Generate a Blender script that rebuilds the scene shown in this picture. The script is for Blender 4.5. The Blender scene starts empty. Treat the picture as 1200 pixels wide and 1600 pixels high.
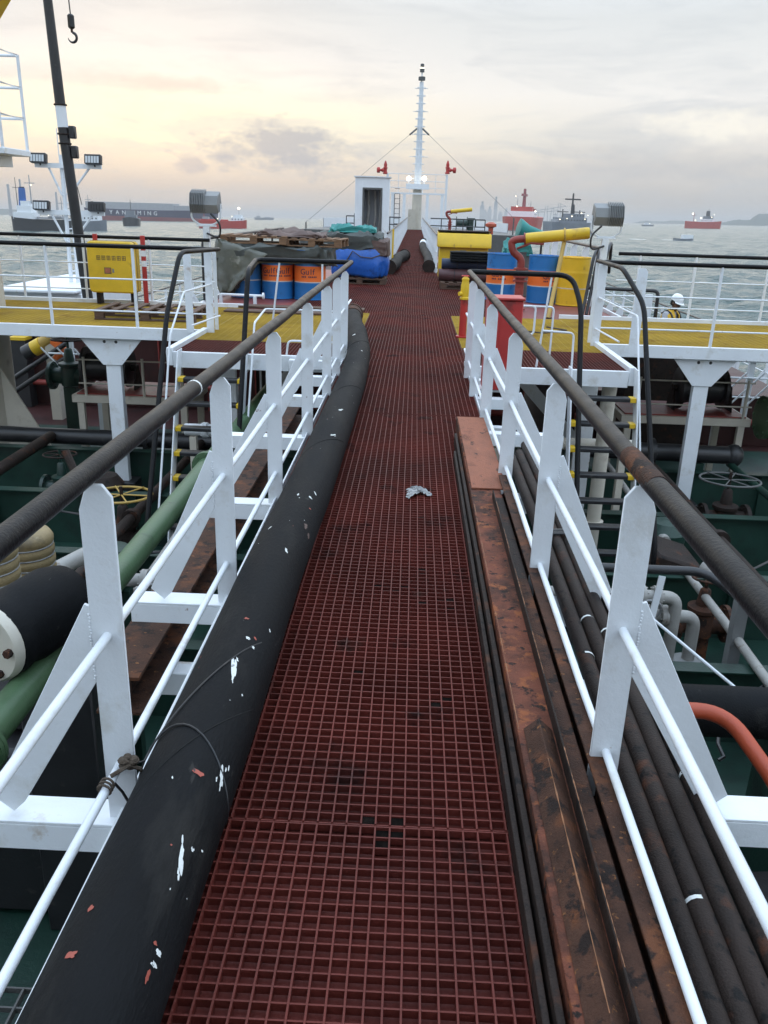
import bpy, math, random
from mathutils import Vector, Matrix, noise
R = math.radians
rnd = random.Random(7)
S = bpy.context.scene
COL = S.collection

# ------------------------------------------------------------------ camera
CAM = Vector((0, 0, 1.61)); FPX = 1300.0
yaw, pit, rol = R(-1.461), R(-19.968), R(1.789)
fw = Vector((math.sin(yaw)*math.cos(pit), math.cos(yaw)*math.cos(pit), math.sin(pit)))
rt0 = Vector((math.cos(yaw), -math.sin(yaw), 0)); up0 = rt0.cross(fw)
rt = math.cos(rol)*rt0 + math.sin(rol)*up0
up = -math.sin(rol)*rt0 + math.cos(rol)*up0
cd = bpy.data.cameras.new('camera'); cam = bpy.data.objects.new('camera', cd); COL.objects.link(cam)
cam.matrix_world = Matrix(((rt.x, up.x, -fw.x, CAM.x), (rt.y, up.y, -fw.y, CAM.y), (rt.z, up.z, -fw.z, CAM.z), (0, 0, 0, 1)))
cd.sensor_fit = 'VERTICAL'; cd.sensor_height = 24; cd.lens = 24*FPX/1600
cd.clip_start = 0.05; cd.clip_end = 30000
S.camera = cam
S.render.resolution_x, S.render.resolution_y = 768, 1024

def ray(u, w): return rt*((u-600)/FPX) + up*((800-w)/FPX) + fw
def pX(u, w, X): d = ray(u, w); return CAM + d*((X-CAM.x)/d.x)
def pY(u, w, Y): d = ray(u, w); return CAM + d*((Y-CAM.y)/d.y)
def pZ(u, w, Z): d = ray(u, w); return CAM + d*((Z-CAM.z)/d.z)
# the ship is trimmed and heeled a little: the water plane z = SZ + SA*x + SB*y in the ship's frame
d1, d2 = ray(430, 339), ray(1000, 347)
det = d1.x*d2.y - d2.x*d1.y
SA = (d1.z*d2.y - d2.z*d1.y)/det; SB = (d1.x*d2.z - d2.x*d1.z)/det; SZ = -5.2
def sea_z(x, y): return SZ + SA*x + SB*y
def pSea(u, w):
    d = ray(u, w); t = (SZ + SA*CAM.x + SB*CAM.y - CAM.z)/(d.z - SA*d.x - SB*d.y)
    return CAM + d*t

# ------------------------------------------------------------------ world, sun, exposure
SUN_AZ, SUN_EL = R(-17), R(7)
W = bpy.data.worlds.new('World'); S.world = W; W.use_nodes = True
def world():
    nt = W.node_tree; N = nt.nodes; L = nt.links; N.clear()
    def n(t, **k):
        o = N.new(t)
        for a, b in k.items(): setattr(o, a, b)
        return o
    def math_(op, a, b=None, c=None, clamp=False):
        m = n('ShaderNodeMath', operation=op); m.use_clamp = clamp
        for i, q in enumerate((a, b, c)):
            if q is None: continue
            if isinstance(q, (int, float)): m.inputs[i].default_value = q
            else: L.new(q, m.inputs[i])
        return m.outputs[0]
    def mix(f, a, b):
        m = n('ShaderNodeMix', data_type='RGBA')
        for s, q in ((0, f), (6, a), (7, b)):
            if isinstance(q, (int, float)): m.inputs[s].default_value = q
            elif isinstance(q, tuple): m.inputs[s].default_value = (*q, 1)
            else: L.new(q, m.inputs[s])
        return m.outputs[2]
    def ramp(f, pts):
        r = n('ShaderNodeValToRGB'); L.new(f, r.inputs[0]); e = r.color_ramp.elements
        while len(e) < len(pts): e.new(0.5)
        for q, (p, c) in zip(e, pts): q.position = p; q.color = (*c, 1)
        return r.outputs[0]
    tc = n('ShaderNodeTexCoord'); sep = n('ShaderNodeSeparateXYZ'); L.new(tc.outputs['Generated'], sep.inputs[0])
    x, y, z = sep.outputs
    sky = n('ShaderNodeTexSky', sky_type='NISHITA'); sky.sun_disc = False
    sky.sun_elevation = SUN_EL; sky.sun_rotation = SUN_AZ; sky.air_density = 1.5; sky.dust_density = 4
    zz = math_('ADD', z, 0.012)
    # overcast veil: colour by height above the horizon
    veil = ramp(zz, [(0.0, (.45, .45, .45)), (.03, (.53, .515, .50)), (.075, (.71, .69, .655)), (.13, (.85, .845, .83)),
                     (.20, (.71, .745, .765)), (.5, (1.2, 1.42, 1.68)), (1.0, (1.6, 2.0, 2.5))])
    # warm light of the sun behind the veil
    sd = n('ShaderNodeVectorMath', operation='DOT_PRODUCT'); L.new(tc.outputs['Generated'], sd.inputs[0])
    sd.inputs[1].default_value = (math.sin(SUN_AZ)*math.cos(SUN_EL), math.cos(SUN_AZ)*math.cos(SUN_EL), math.sin(SUN_EL))
    g = ramp(sd.outputs['Value'], [(.86, (0, 0, 0)), (.945, (.25, .25, .25)), (.985, (.75, .75, .75)), (1.0, (1, 1, 1))])
    gz = ramp(zz, [(.0, (0.10, .10, .10)), (.035, (.28, .28, .28)), (.075, (1, 1, 1)), (.105, (.95, .95, .95)), (.135, (.20, .20, .20)), (.16, (.0, .0, .0))])
    gg = math_('MULTIPLY', g, gz)
    c1 = mix(gg, veil, (1.04, .98, .74))
    gp = math_('MULTIPLY', ramp(sd.outputs['Value'], [(.86, (0, 0, 0)), (.99, (.6, .6, .6))]), ramp(zz, [(.0, (.5, .5, .5)), (.05, (.6, .6, .6)), (.09, (0, 0, 0))]))
    c1 = mix(gp, c1, (.78, .59, .46))
    # cloud streaks: noise on a flattened direction
    mp = n('ShaderNodeMapping'); L.new(tc.outputs['Generated'], mp.inputs[0]); mp.inputs['Scale'].default_value = (5, 5, 26)
    nz = n('ShaderNodeTexNoise'); L.new(mp.outputs[0], nz.inputs[0]); nz.inputs['Scale'].default_value = 1.5
    nz.inputs['Detail'].default_value = 8; nz.inputs['Roughness'].default_value = .58; nz.inputs['Distortion'].default_value = .5
    cl = ramp(nz.outputs[0], [(.46, (0, 0, 0)), (.66, (1, 1, 1))])
    lowz = ramp(zz, [(.0, (.35, .35, .35)), (.05, (.8, .8, .8)), (.12, (.6, .6, .6)), (.3, (.35, .35, .35))])
    cf = math_('MULTIPLY', math_('MULTIPLY', cl, lowz), .62)
    c2 = mix(cf, c1, (.50, .55, .60))
    br = ramp(nz.outputs[0], [(.30, (1, 1, 1)), (.45, (0, 0, 0))])
    c2 = mix(math_('MULTIPLY', math_('MULTIPLY', br, gz), .30), c2, (.95, .88, .78))
    # one blue-grey cumulus bank left of the mast, a bright break far to the right
    def patch(u, w, su, sw, lo, hi):
        d = ray(u, w).normalized(); az = math.atan2(d.x, d.y)
        a = math_('ARCTAN2', x, y); da = math_('DIVIDE', math_('SUBTRACT', a, az), su)
        dz = math_('DIVIDE', math_('SUBTRACT', z, d.z), sw)
        rr = math_('SQRT', math_('ADD', math_('MULTIPLY', da, da), math_('MULTIPLY', dz, dz)))
        m2 = n('ShaderNodeMapping'); L.new(tc.outputs['Generated'], m2.inputs[0]); m2.inputs['Scale'].default_value = (14, 14, 30)
        n2 = n('ShaderNodeTexNoise'); L.new(m2.outputs[0], n2.inputs[0]); n2.inputs['Scale'].default_value = 2.2; n2.inputs['Detail'].default_value = 9; n2.inputs['Roughness'].default_value = .62
        v = math_('ADD', rr, math_('MULTIPLY', math_('SUBTRACT', n2.outputs[0], .5), 2.2))
        return ramp(v, [(lo, (1, 1, 1)), (hi, (0, 0, 0))])
    c2 = mix(math_('MULTIPLY', patch(430, 232, .105, .034, .25, .9), .85), c2, (.37, .43, .50))
    c2 = mix(math_('MULTIPLY', patch(300, 256, .022, .014, .3, .9), .7), c2, (.50, .50, .52))
    c2 = mix(math_('MULTIPLY', patch(250, 130, .13, .010, .2, 1.0), .6), c2, (.64, .62, .60))
    c2 = mix(math_('MULTIPLY', patch(1120, 195, .10, .022, .2, .9), .75), c2, (.97, .93, .83))
    c2 = mix(math_('MULTIPLY', patch(1000, 262, .25, .022, .1, 1.0), .55), c2, (.50, .51, .53))
    # a little of the clear sky through the veil
    add = n('ShaderNodeMix', data_type='RGBA', blend_type='ADD'); add.inputs[0].default_value = .004
    L.new(c2, add.inputs[6]); L.new(sky.outputs[0], add.inputs[7])
    bg = n('ShaderNodeBackground'); L.new(add.outputs[2], bg.inputs[0]); bg.inputs[1].default_value = 1.0
    out = n('ShaderNodeOutputWorld'); L.new(bg.outputs[0], out.inputs[0])
world()
sl = bpy.data.lights.new('sun', 'SUN'); sl.energy = 0.5; sl.angle = R(80); sl.color = (1, .86, .66)
sun = bpy.data.objects.new('sun', sl); COL.objects.link(sun)
sun.rotation_euler = Vector((math.sin(SUN_AZ)*math.cos(SUN_EL), math.cos(SUN_AZ)*math.cos(SUN_EL), math.sin(SUN_EL))).to_track_quat('Z', 'Y').to_euler()
S.view_settings.view_transform = 'Standard'; S.view_settings.look = 'None'
S.view_settings.exposure = 0.12; S.view_settings.gamma = 1.0; S.view_settings.use_curve_mapping = False

# ------------------------------------------------------------------ materials
MATS = {}
def M(name, col, rough=.5, metal=0, var=.15, vs=3.0, spots=(), bump=0.0, bs=40.0, spec=.5, stretch=(1, 1, 1), trans=0, emit=None, coat=0):
    """Principled material: broad colour variation, any number of stain layers (colour, scale, threshold, softness), fine relief"""
    if name in MATS: return MATS[name]
    m = bpy.data.materials.new(name); m.use_nodes = True; nt = m.node_tree; N = nt.nodes; L = nt.links
    b = N['Principled BSDF']; tc = N.new('ShaderNodeTexCoord'); mp = N.new('ShaderNodeMapping'); mp.inputs['Scale'].default_value = stretch
    oi = N.new('ShaderNodeObjectInfo'); ad = N.new('ShaderNodeVectorMath'); ad.operation = 'ADD'
    sc = N.new('ShaderNodeVectorMath'); sc.operation = 'SCALE'; L.new(oi.outputs['Location'], sc.inputs[0]); sc.inputs['Scale'].default_value = 3.7
    L.new(tc.outputs['Object'], ad.inputs[0]); L.new(sc.outputs[0], ad.inputs[1]); L.new(ad.outputs[0], mp.inputs[0])
    def nz(scale, det=6, rg=.6):
        q = N.new('ShaderNodeTexNoise'); L.new(mp.outputs[0], q.inputs[0]); q.inputs['Scale'].default_value = scale
        q.inputs['Detail'].default_value = det; q.inputs['Roughness'].default_value = rg; return q.outputs[0]
    def rp(f, a, b2, ca=0., cb=1.):
        r = N.new('ShaderNodeMapRange'); L.new(f, r.inputs[0]); r.inputs[1].default_value = a; r.inputs[2].default_value = b2
        r.inputs[3].default_value = ca; r.inputs[4].default_value = cb; return r.outputs[0]
    base = nz(vs)
    mx = N.new('ShaderNodeMix'); mx.data_type = 'RGBA'; L.new(rp(base, .3, .7), mx.inputs[0])
    mx.inputs[6].default_value = (*[c*(1-var) for c in col], 1); mx.inputs[7].default_value = (*[min(1, c*(1+var)) for c in col], 1)
    cur = mx.outputs[2]; rr = rp(base, .3, .7, max(.02, rough-.08), min(1, rough+.08))
    for (c, s, th, so) in spots:
        f = rp(nz(s, 7, .62), th, th+so)
        k = N.new('ShaderNodeMix'); k.data_type = 'RGBA'; L.new(f, k.inputs[0]); L.new(cur, k.inputs[6]); k.inputs[7].default_value = (*c, 1); cur = k.outputs[2]
    L.new(cur, b.inputs['Base Color']); L.new(rr, b.inputs['Roughness']); b.inputs['Metallic'].default_value = metal
    b.inputs['Specular IOR Level'].default_value = spec; b.inputs['Coat Weight'].default_value = coat
    if bump:
        q = N.new('ShaderNodeBump'); q.inputs['Strength'].default_value = min(1, bump); q.inputs['Distance'].default_value = .01*max(1, bump)
        L.new(nz(bs, 4), q.inputs['Height']); L.new(q.outputs[0], b.inputs['Normal'])
    if emit: b.inputs['Emission Color'].default_value = (*emit[0], 1); b.inputs['Emission Strength'].default_value = emit[1]
    if trans: b.inputs['Transmission Weight'].default_value = trans
    MATS[name] = m; return m
RUST = (.16, .06, .025)
M('white_paint', (.74, .77, .80), .42, var=.05, vs=2.5, spots=[((.60, .60, .58), 5, .56, .15), ((.48, .40, .33), 3.5, .66, .08), (RUST, 12, .70, .03), ((.46, .40, .35), 34, .70, .05)], bump=.16, bs=70)
M('white_far', (.74, .77, .80), .5, var=.05, spots=[((.55, .50, .45), 3, .62, .1)])
M('cream_paint', (.58, .54, .46), .5, var=.08, spots=[((.36, .31, .25), 3, .58, .15), (RUST, 8, .72, .04)], bump=.2)
M('black_rail', (.0065, .0065, .0075), .4, var=.35, vs=8, spots=[((.034, .032, .032), 26, .64, .06), ((.024, .016, .014), 4, .65, .08), ((.012, .011, .012), 55, .60, .05)], bump=.22, bs=110, spec=.16)
M('black_paint', (.020, .020, .022), .4, var=.3, spots=[((.06, .055, .05), 9, .62, .1)], bump=.2)
M('rubber', (.0070, .0075, .0085), .66, var=.45, vs=5, stretch=(1, .3, 1), spots=[((.017, .0165, .016), 7, .57, .12), ((.030, .029, .028), 22, .66, .05), ((.055, .055, .052), 60, .70, .03)], bump=.35, bs=120, spec=.12)
M('red_grating', (.135, .027, .0195), .58, var=.35, vs=1.6, spots=[((.085, .019, .015), .9, .48, .2), ((.040, .014, .012), 3.2, .57, .12), ((.19, .033, .019), 5, .67, .06), ((.09, .045, .035), 2.3, .64, .08), ((.010, .008, .008), 8, .715, .02), ((.22, .12, .10), 60, .72, .03)], bump=.35, bs=90, spec=.24)
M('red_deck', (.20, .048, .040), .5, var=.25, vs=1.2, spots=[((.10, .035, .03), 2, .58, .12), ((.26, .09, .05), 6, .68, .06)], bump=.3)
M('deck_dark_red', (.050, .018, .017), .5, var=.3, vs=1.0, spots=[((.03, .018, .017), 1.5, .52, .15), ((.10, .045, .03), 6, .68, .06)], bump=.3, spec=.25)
M('yellow_grating', (.47, .32, .040), .5, var=.2, vs=1.5, spots=[((.30, .17, .03), 1.7, .56, .12), ((.10, .07, .03), 5, .66, .08)], bump=.3)
M('yellow_paint', (.68, .44, .02), .42, var=.12, spots=[((.42, .25, .03), 4, .62, .1), (RUST, 11, .73, .03)], bump=.15)
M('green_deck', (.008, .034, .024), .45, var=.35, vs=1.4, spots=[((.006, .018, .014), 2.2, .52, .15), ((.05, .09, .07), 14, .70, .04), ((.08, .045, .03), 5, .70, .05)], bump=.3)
M('green_pipe', (.060, .115, .055), .42, var=.2, spots=[((.03, .06, .03), 4, .6, .1), ((.16, .19, .14), 20, .72, .03)], bump=.2)
M('dark_steel', (.026, .018, .015), .6, var=.45, vs=8, spots=[((.075, .030, .017), 7, .57, .10), ((.009, .008, .008), 16, .57, .07), ((.11, .06, .035), 50, .68, .04)], bump=.35, bs=140, spec=.18)
M('rust_brown', (.060, .028, .018), .72, var=.5, vs=9, spots=[((.130, .048, .022), 6, .53, .10), ((.020, .013, .011), 14, .54, .07), ((.20, .085, .033), 34, .63, .05)], bump=.5, bs=150, spec=.2)
M('rust_red', (.150, .050, .030), .72, var=.45, vs=9, spots=[((.060, .027, .019), 4, .50, .10), ((.26, .085, .035), 14, .55, .08), ((.020, .014, .012), 22, .57, .06), ((.34, .15, .06), 55, .66, .04)], bump=.5, bs=150, spec=.2)
M('rust_orange', (.27, .10, .058), .7, var=.35, vs=5, stretch=(1, .5, 1), spots=[((.14, .055, .036), 5, .55, .12), ((.36, .15, .07), 10, .62, .06), ((.05, .028, .02), 12, .62, .05)], bump=.4, bs=110, spec=.25)
M('orange_paint', (.40, .062, .022), .45, var=.15, spots=[((.30, .05, .03), 6, .6, .1)], bump=.2)
M('red_paint', (.42, .030, .026), .42, var=.15, spots=[((.22, .025, .022), 5, .6, .1), ((.5, .2, .16), 20, .74, .02)], bump=.15)
M('dark_red_paint', (.26, .040, .032), .5, var=.2, spots=[((.14, .03, .026), 7, .58, .1)], bump=.3)
M('grey_paint', (.20, .205, .205), .5, var=.15, spots=[((.16, .15, .14), 6, .6, .1), ((.14, .08, .05), 12, .72, .03)], bump=.2)
M('grey_pipe', (.30, .29, .27), .5, var=.2, spots=[((.17, .13, .10), 6, .6, .1)], bump=.3)
M('dark_grey', (.09, .09, .088), .55, var=.2, bump=.2)
M('blue_drum', (.020, .16, .42), .38, var=.1, spots=[((.02, .09, .22), 5, .62, .1)], bump=.1)
M('orange_drum', (.80, .16, .025), .4, var=.08, spots=[((.5, .10, .03), 6, .66, .08)])
M('yellow_drum', (.78, .47, .02), .4, var=.1, spots=[((.5, .27, .03), 5, .62, .1), (RUST, 14, .72, .03)])
M('dark_blue_print', (.02, .015, .06), .5, var=.05)
M('grey_tarp', (.050, .056, .050), .6, var=.25, vs=4, spots=[((.095, .097, .085), 5, .60, .15)], bump=.5, bs=22)
M('olive_sheet', (.085, .085, .062), .35, var=.25, vs=4, spots=[((.22, .21, .17), 4, .62, .1)], bump=.5, bs=18, coat=.3)
M('brown_tarp', (.12, .075, .062), .6, var=.25, bump=.5, bs=22)
M('blue_tarp', (.012, .11, .46), .42, var=.2, spots=[((.01, .05, .22), 6, .56, .12)], bump=.6, bs=20, coat=.2)
M('teal_tarp', (.025, .22, .20), .5, var=.25, spots=[((.02, .12, .11), 6, .58, .12)], bump=.6, bs=20)
M('wood', (.21, .115, .06), .75, var=.35, vs=6, stretch=(1, 6, 6), spots=[((.09, .055, .035), 4, .56, .12)], bump=.5, bs=40)
M('wood_dark', (.10, .055, .035), .75, var=.35, vs=6, stretch=(1, 6, 6), bump=.5, bs=40)
M('navy_roll', (.022, .035, .075), .55, var=.25, bump=.5, bs=30)
M('plum_roll', (.10, .040, .042), .55, var=.25, spots=[((.24, .16, .16), 9, .68, .05)], bump=.5, bs=30)
M('white_plastic', (.24, .24, .24), .4, var=.3, vs=30, bump=.3, bs=30)
M('rope', (.10, .075, .055), .9, var=.4, bump=1, bs=150)
M('wire', (.09, .09, .09), .5, metal=.4, var=.2)
M('beige_rubber', (.27, .20, .10), .6, var=.3, spots=[((.13, .10, .06), 4, .52, .14), ((.36, .31, .2), 9, .64, .08)], bump=.3)
M('skin', (.20, .10, .065), .5, var=.1)
M('hair', (.012, .010, .010), .6, var=.1)
M('vest_yellow', (.72, .42, .03), .7, var=.1, bump=.3, bs=30)
M('shirt_grey', (.42, .42, .44), .8, var=.1, bump=.3, bs=30)
M('trousers', (.03, .035, .06), .8, var=.2, bump=.3, bs=30)
M('helmet_white', (.82, .83, .84), .3, var=.03)
M('glass_dark', (.02, .025, .03), .12, var=.1)
M('lamp_lit', (.9, .85, .7), .5, var=.02, emit=((1, .88, .62), 4))
M('lamp_glass', (.55, .58, .6), .12, var=.05)
M('hull_navy', (.030, .034, .085), .5, var=.15, vs=.1)
M('hull_black', (.025, .028, .034), .5, var=.2, vs=.1, spots=[((.05, .04, .035), .5, .6, .1)])
M('hull_red', (.42, .045, .035), .5, var=.15, vs=.2)
M('boot_red', (.26, .05, .06), .5, var=.15, vs=.1)
M('hull_grey', (.17, .19, .22), .5, var=.15, vs=.2)
M('ship_grey', (.32, .33, .35), .5, var=.1, vs=.3)
M('funnel_blue', (.02, .11, .36), .5, var=.1)
M('print_white', (.80, .80, .80), .5, var=.03)
M('hill_green', (.045, .065, .055), .9, var=.3, vs=.01)
M('town_grey', (.26, .27, .29), .8, var=.2, vs=.02)
M('paint_white_splash', (.70, .72, .70), .5, var=.06, spots=[((.024, .025, .027), 40, .60, .03)], bump=.3)
M('paint_red_splash', (.34, .07, .045), .55, var=.2, spots=[((.024, .025, .027), 35, .60, .04)], bump=.3)
M('black_grime', (.010, .008, .007), .95, var=.4, vs=30, bump=.5, bs=90, spec=0)
M('rubber_scuff', (.021, .021, .021), .8, var=.3, vs=40, spec=.1)
M('scraped', (.24, .10, .04), .6, var=.4, vs=40)
M('foam', (.75, .78, .78), .8, var=.1)
M('faded_print', (.17, .115, .04), .6, var=.4, vs=60)
M('faded_red', (.36, .12, .06), .6, var=.3, vs=40)
M('ochre', (.42, .27, .06), .5, var=.2, bump=.2)

def sea_material():
    m = bpy.data.materials.new('sea_water'); m.use_nodes = True; N = m.node_tree.nodes; L = m.node_tree.links; b = N['Principled BSDF']
    b.inputs['Base Color'].default_value = (.088, .126, .118, 1); b.inputs['Roughness'].default_value = .22; b.inputs['Specular IOR Level'].default_value = .45; b.inputs['IOR'].default_value = 1.33
    tc = N.new('ShaderNodeTexCoord')
    last = None
    for (sx, sy, sc, dist, stg) in ((.9, 2.0, .09, 3.0, 1.0), (1, 2.2, .35, 1.1, 1.0), (1, 1.8, 1.3, .25, 1.0)):
        mp = N.new('ShaderNodeMapping'); L.new(tc.outputs['Object'], mp.inputs[0]); mp.inputs['Scale'].default_value = (sx, sy, 1); mp.inputs['Rotation'].default_value = (0, 0, R(8))
        q = N.new('ShaderNodeTexNoise'); L.new(mp.outputs[0], q.inputs[0]); q.inputs['Scale'].default_value = sc; q.inputs['Detail'].default_value = 5; q.inputs['Roughness'].default_value = .55
        bu = N.new('ShaderNodeBump'); bu.inputs['Strength'].default_value = stg; bu.inputs['Distance'].default_value = dist; L.new(q.outputs[0], bu.inputs['Height'])
        if last: L.new(last, bu.inputs['Normal'])
        last = bu.outputs[0]
    L.new(last, b.inputs['Normal']); MATS['sea_water'] = m
sea_material()

# ------------------------------------------------------------------ mesh helpers
def V(*a): return Vector(a) if len(a) > 1 else Vector(a[0])
class MB:
    def __init__(s): s.v = []; s.f = []
    def add(s, vs, fs):
        o = len(s.v); s.v += [Vector(q) for q in vs]; s.f += [tuple(i+o for i in f) for f in fs]; return s
    def box(s, x0, x1, y0, y1, z0, z1):
        return s.add([(x0, y0, z0), (x1, y0, z0), (x1, y1, z0), (x0, y1, z0), (x0, y0, z1), (x1, y0, z1), (x1, y1, z1), (x0, y1, z1)],
                     [(0, 3, 2, 1), (4, 5, 6, 7), (0, 1, 5, 4), (1, 2, 6, 5), (2, 3, 7, 6), (3, 0, 4, 7)])
    def obox(s, c, size, rot=(0, 0, 0)):
        from mathutils import Euler
        m = Euler(rot).to_matrix(); c = V(c); h = [q/2 for q in size]
        vs = [c + m @ Vector((sx*h[0], sy*h[1], sz*h[2])) for sz in (-1, 1) for sx, sy in ((-1, -1), (1, -1), (1, 1), (-1, 1))]
        return s.add(vs, [(0, 3, 2, 1), (4, 5, 6, 7), (0, 1, 5, 4), (1, 2, 6, 5), (2, 3, 7, 6), (3, 0, 4, 7)])
    def bar(s, p0, p1, w, h, upv=(0, 0, 1)):
        p0, p1 = V(p0), V(p1); d = (p1-p0).normalized(); u = V(upv)
        a = d.cross(u)
        if a.length < 1e-4: a = d.cross(Vector((0, 1, 0)))
        a.normalize(); b = a.cross(d)
        vs = [p + a*(i*w/2) + b*(j*h/2) for p in (p0, p1) for i, j in ((-1, -1), (1, -1), (1, 1), (-1, 1))]
        return s.add(vs, [(0, 3, 2, 1), (4, 5, 6, 7), (0, 1, 5, 4), (1, 2, 6, 5), (2, 3, 7, 6), (3, 0, 4, 7)])
    def tube(s, pts, r, n=10, cap=True):
        pts = [V(p) for p in pts]; k = len(pts); rs = r if isinstance(r, (list, tuple)) else [r]*k
        t = [(pts[min(i+1, k-1)]-pts[max(i-1, 0)]).normalized() for i in range(k)]
        a = t[0].cross(Vector((0, 0, 1)))
        if a.length < .05: a = t[0].cross(Vector((0, 1, 0)))
        a.normalize(); vs = []
        for i in range(k):
            a = (a - t[i]*a.dot(t[i])).normalized(); b = t[i].cross(a)
            vs += [pts[i] + (a*math.cos(2*math.pi*j/n) + b*math.sin(2*math.pi*j/n))*rs[i] for j in range(n)]
        fs = [(i*n+j, i*n+(j+1) % n, (i+1)*n+(j+1) % n, (i+1)*n+j) for i in range(k-1) for j in range(n)]
        if cap: fs += [tuple(reversed(range(n))), tuple((k-1)*n+j for j in range(n))]
        return s.add(vs, fs)
    def cyl(s, p0, p1, r, n=16, r1=None): return s.tube([p0, p1], [r, r if r1 is None else r1], n)
    def lathe(s, c, prof, n=24, axis=(0, 0, 1)):
        ax = V(axis).normalized(); a = ax.cross(Vector((0, 0, 1)))
        if a.length < .05: a = Vector((1, 0, 0))
        a.normalize(); b = ax.cross(a); c = V(c); k = len(prof)
        vs = [c + ax*z + (a*math.cos(2*math.pi*j/n)+b*math.sin(2*math.pi*j/n))*max(r, 1e-4) for r, z in prof for j in range(n)]
        fs = [(i*n+j, i*n+(j+1) % n, (i+1)*n+(j+1) % n, (i+1)*n+j) for i in range(k-1) for j in range(n)]
        fs += [tuple(reversed(range(n))), tuple((k-1)*n+j for j in range(n))]
        return s.add(vs, fs)
    def prism(s, poly, plane, a0, a1):
        """poly of 2-D points; plane 'xz' extrudes along y, 'xy' along z, 'yz' along x"""
        k = len(poly)
        f = {'xz': lambda p, t: (p[0], t, p[1]), 'xy': lambda p, t: (p[0], p[1], t), 'yz': lambda p, t: (t, p[0], p[1])}[plane]
        vs = [f(p, a0) for p in poly] + [f(p, a1) for p in poly]
        return s.add(vs, [tuple(range(k)), tuple(reversed(range(k, 2*k)))] + [(i, i+k, (i+1) % k+k, (i+1) % k) for i in range(k)])
    def ball(s, c, rx, ry=None, rz=None, n=12):
        ry = rx if ry is None else ry; rz = rx if rz is None else rz; c = V(c); h = n//2
        vs = [c + Vector((rx*math.sin(math.pi*i/h)*math.cos(2*math.pi*j/n), ry*math.sin(math.pi*i/h)*math.sin(2*math.pi*j/n), rz*math.cos(math.pi*i/h))) for i in range(h+1) for j in range(n)]
        return s.add(vs, [(i*n+j, (i+1)*n+j, (i+1)*n+(j+1) % n, i*n+(j+1) % n) for i in range(h) for j in range(n)])
    def ring(s, c, Rr, r, axis=(0, 0, 1), n=24, m=8, arc=None):
        ax = V(axis).normalized(); a = ax.cross(Vector((0, 0, 1)))
        if a.length < .05: a = Vector((1, 0, 0))
        a.normalize(); b = ax.cross(a); c = V(c)
        return s.tube([c + (a*math.cos(2*math.pi*j/n)+b*math.sin(2*math.pi*j/n))*Rr for j in range(n+1)], r, m, False)
    def build(s, name, mat, parent=None, smooth=True, bevel=0, ang=40):
        off = wl(parent) if parent else Vector((0, 0, 0))
        me = bpy.data.meshes.new(name); me.from_pydata([tuple(q-off) for q in s.v], [], s.f); me.update()
        bpy_fix(me)
        if smooth:
            me.polygons.foreach_set('use_smooth', [True]*len(me.polygons)); me.set_sharp_from_angle(angle=R(ang))
        me.materials.append(MATS[mat] if isinstance(mat, str) else mat)
        o = bpy.data.objects.new(name, me); COL.objects.link(o)
        if parent: o.parent = parent; o['_r'] = 1; ROOT[o.name] = off
        if bevel:
            b = o.modifiers.new('bevel', 'BEVEL'); b.width = bevel; b.segments = 1; b.limit_method = 'ANGLE'; b.angle_limit = R(50)
        if '_r' in o: del o['_r']
        return o
import bmesh
def bpy_fix(me):
    bm = bmesh.new(); bm.from_mesh(me); bmesh.ops.recalc_face_normals(bm, faces=bm.faces); bm.to_mesh(me); bm.free()
ROOT = {}
def wl(o): return ROOT[o.name]
def T(name, label, cat, loc, group=None):
    o = bpy.data.objects.new(name, None); COL.objects.link(o); o.location = V(loc); o.empty_display_size = .1
    ROOT[o.name] = V(loc); o['label'] = label; o['category'] = cat
    if group: o['group'] = group
    return o
def tag(o, label, cat, group=None):
    o['label'] = label; o['category'] = cat
    if group: o['group'] = group
    return o
def one(mb, name, mat, loc, label, cat, group=None, **k):
    """a thing that is one mesh, its origin at its base"""
    loc = V(loc); mb.v = [q-loc for q in mb.v]; o = mb.build(name, mat, None, **k); o.location = loc; ROOT[o.name] = loc
    return tag(o, label, cat, group)
def struct(mb, name, mat, **k):
    o = mb.build(name, mat, None, **k); o['kind'] = 'structure'; ROOT[o.name] = Vector((0, 0, 0)); return o
def copy_tree(root, loc, rz=0, label=None, group=None, scale=None):
    r = root.copy(); COL.objects.link(r); r.location = V(loc); r.rotation_euler = (0, 0, rz); ROOT[r.name] = V(loc)
    if scale: r.scale = scale
    if label: r['label'] = label
    if group: r['group'] = group
    def rec(src, dst):
        for ch in [c for c in ALLC(src)]:
            c = ch.copy(); COL.objects.link(c); c.parent = dst; rec(ch, c)
    rec(root, r); return r
def ALLC(o): return [c for c in bpy.data.objects if c.parent == o]
def bend(pts, rad, n=5):
    """polyline with its inner corners rounded"""
    pts = [V(p) for p in pts]; out = [pts[0]]
    for i in range(1, len(pts)-1):
        a, b, c = pts[i-1], pts[i], pts[i+1]; r = min(rad, (a-b).length*.45, (c-b).length*.45)
        p0 = b+(a-b).normalized()*r; p1 = b+(c-b).normalized()*r
        for k in range(n+1):
            t = k/n; out.append(p0*(1-t)**2 + b*2*t*(1-t) + p1*t*t)
    return out+[pts[-1]]
def fbm(x, y, z=0.0): return noise.fractal(Vector((x, y, z)), 1.0, 2.0, 4)
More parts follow.
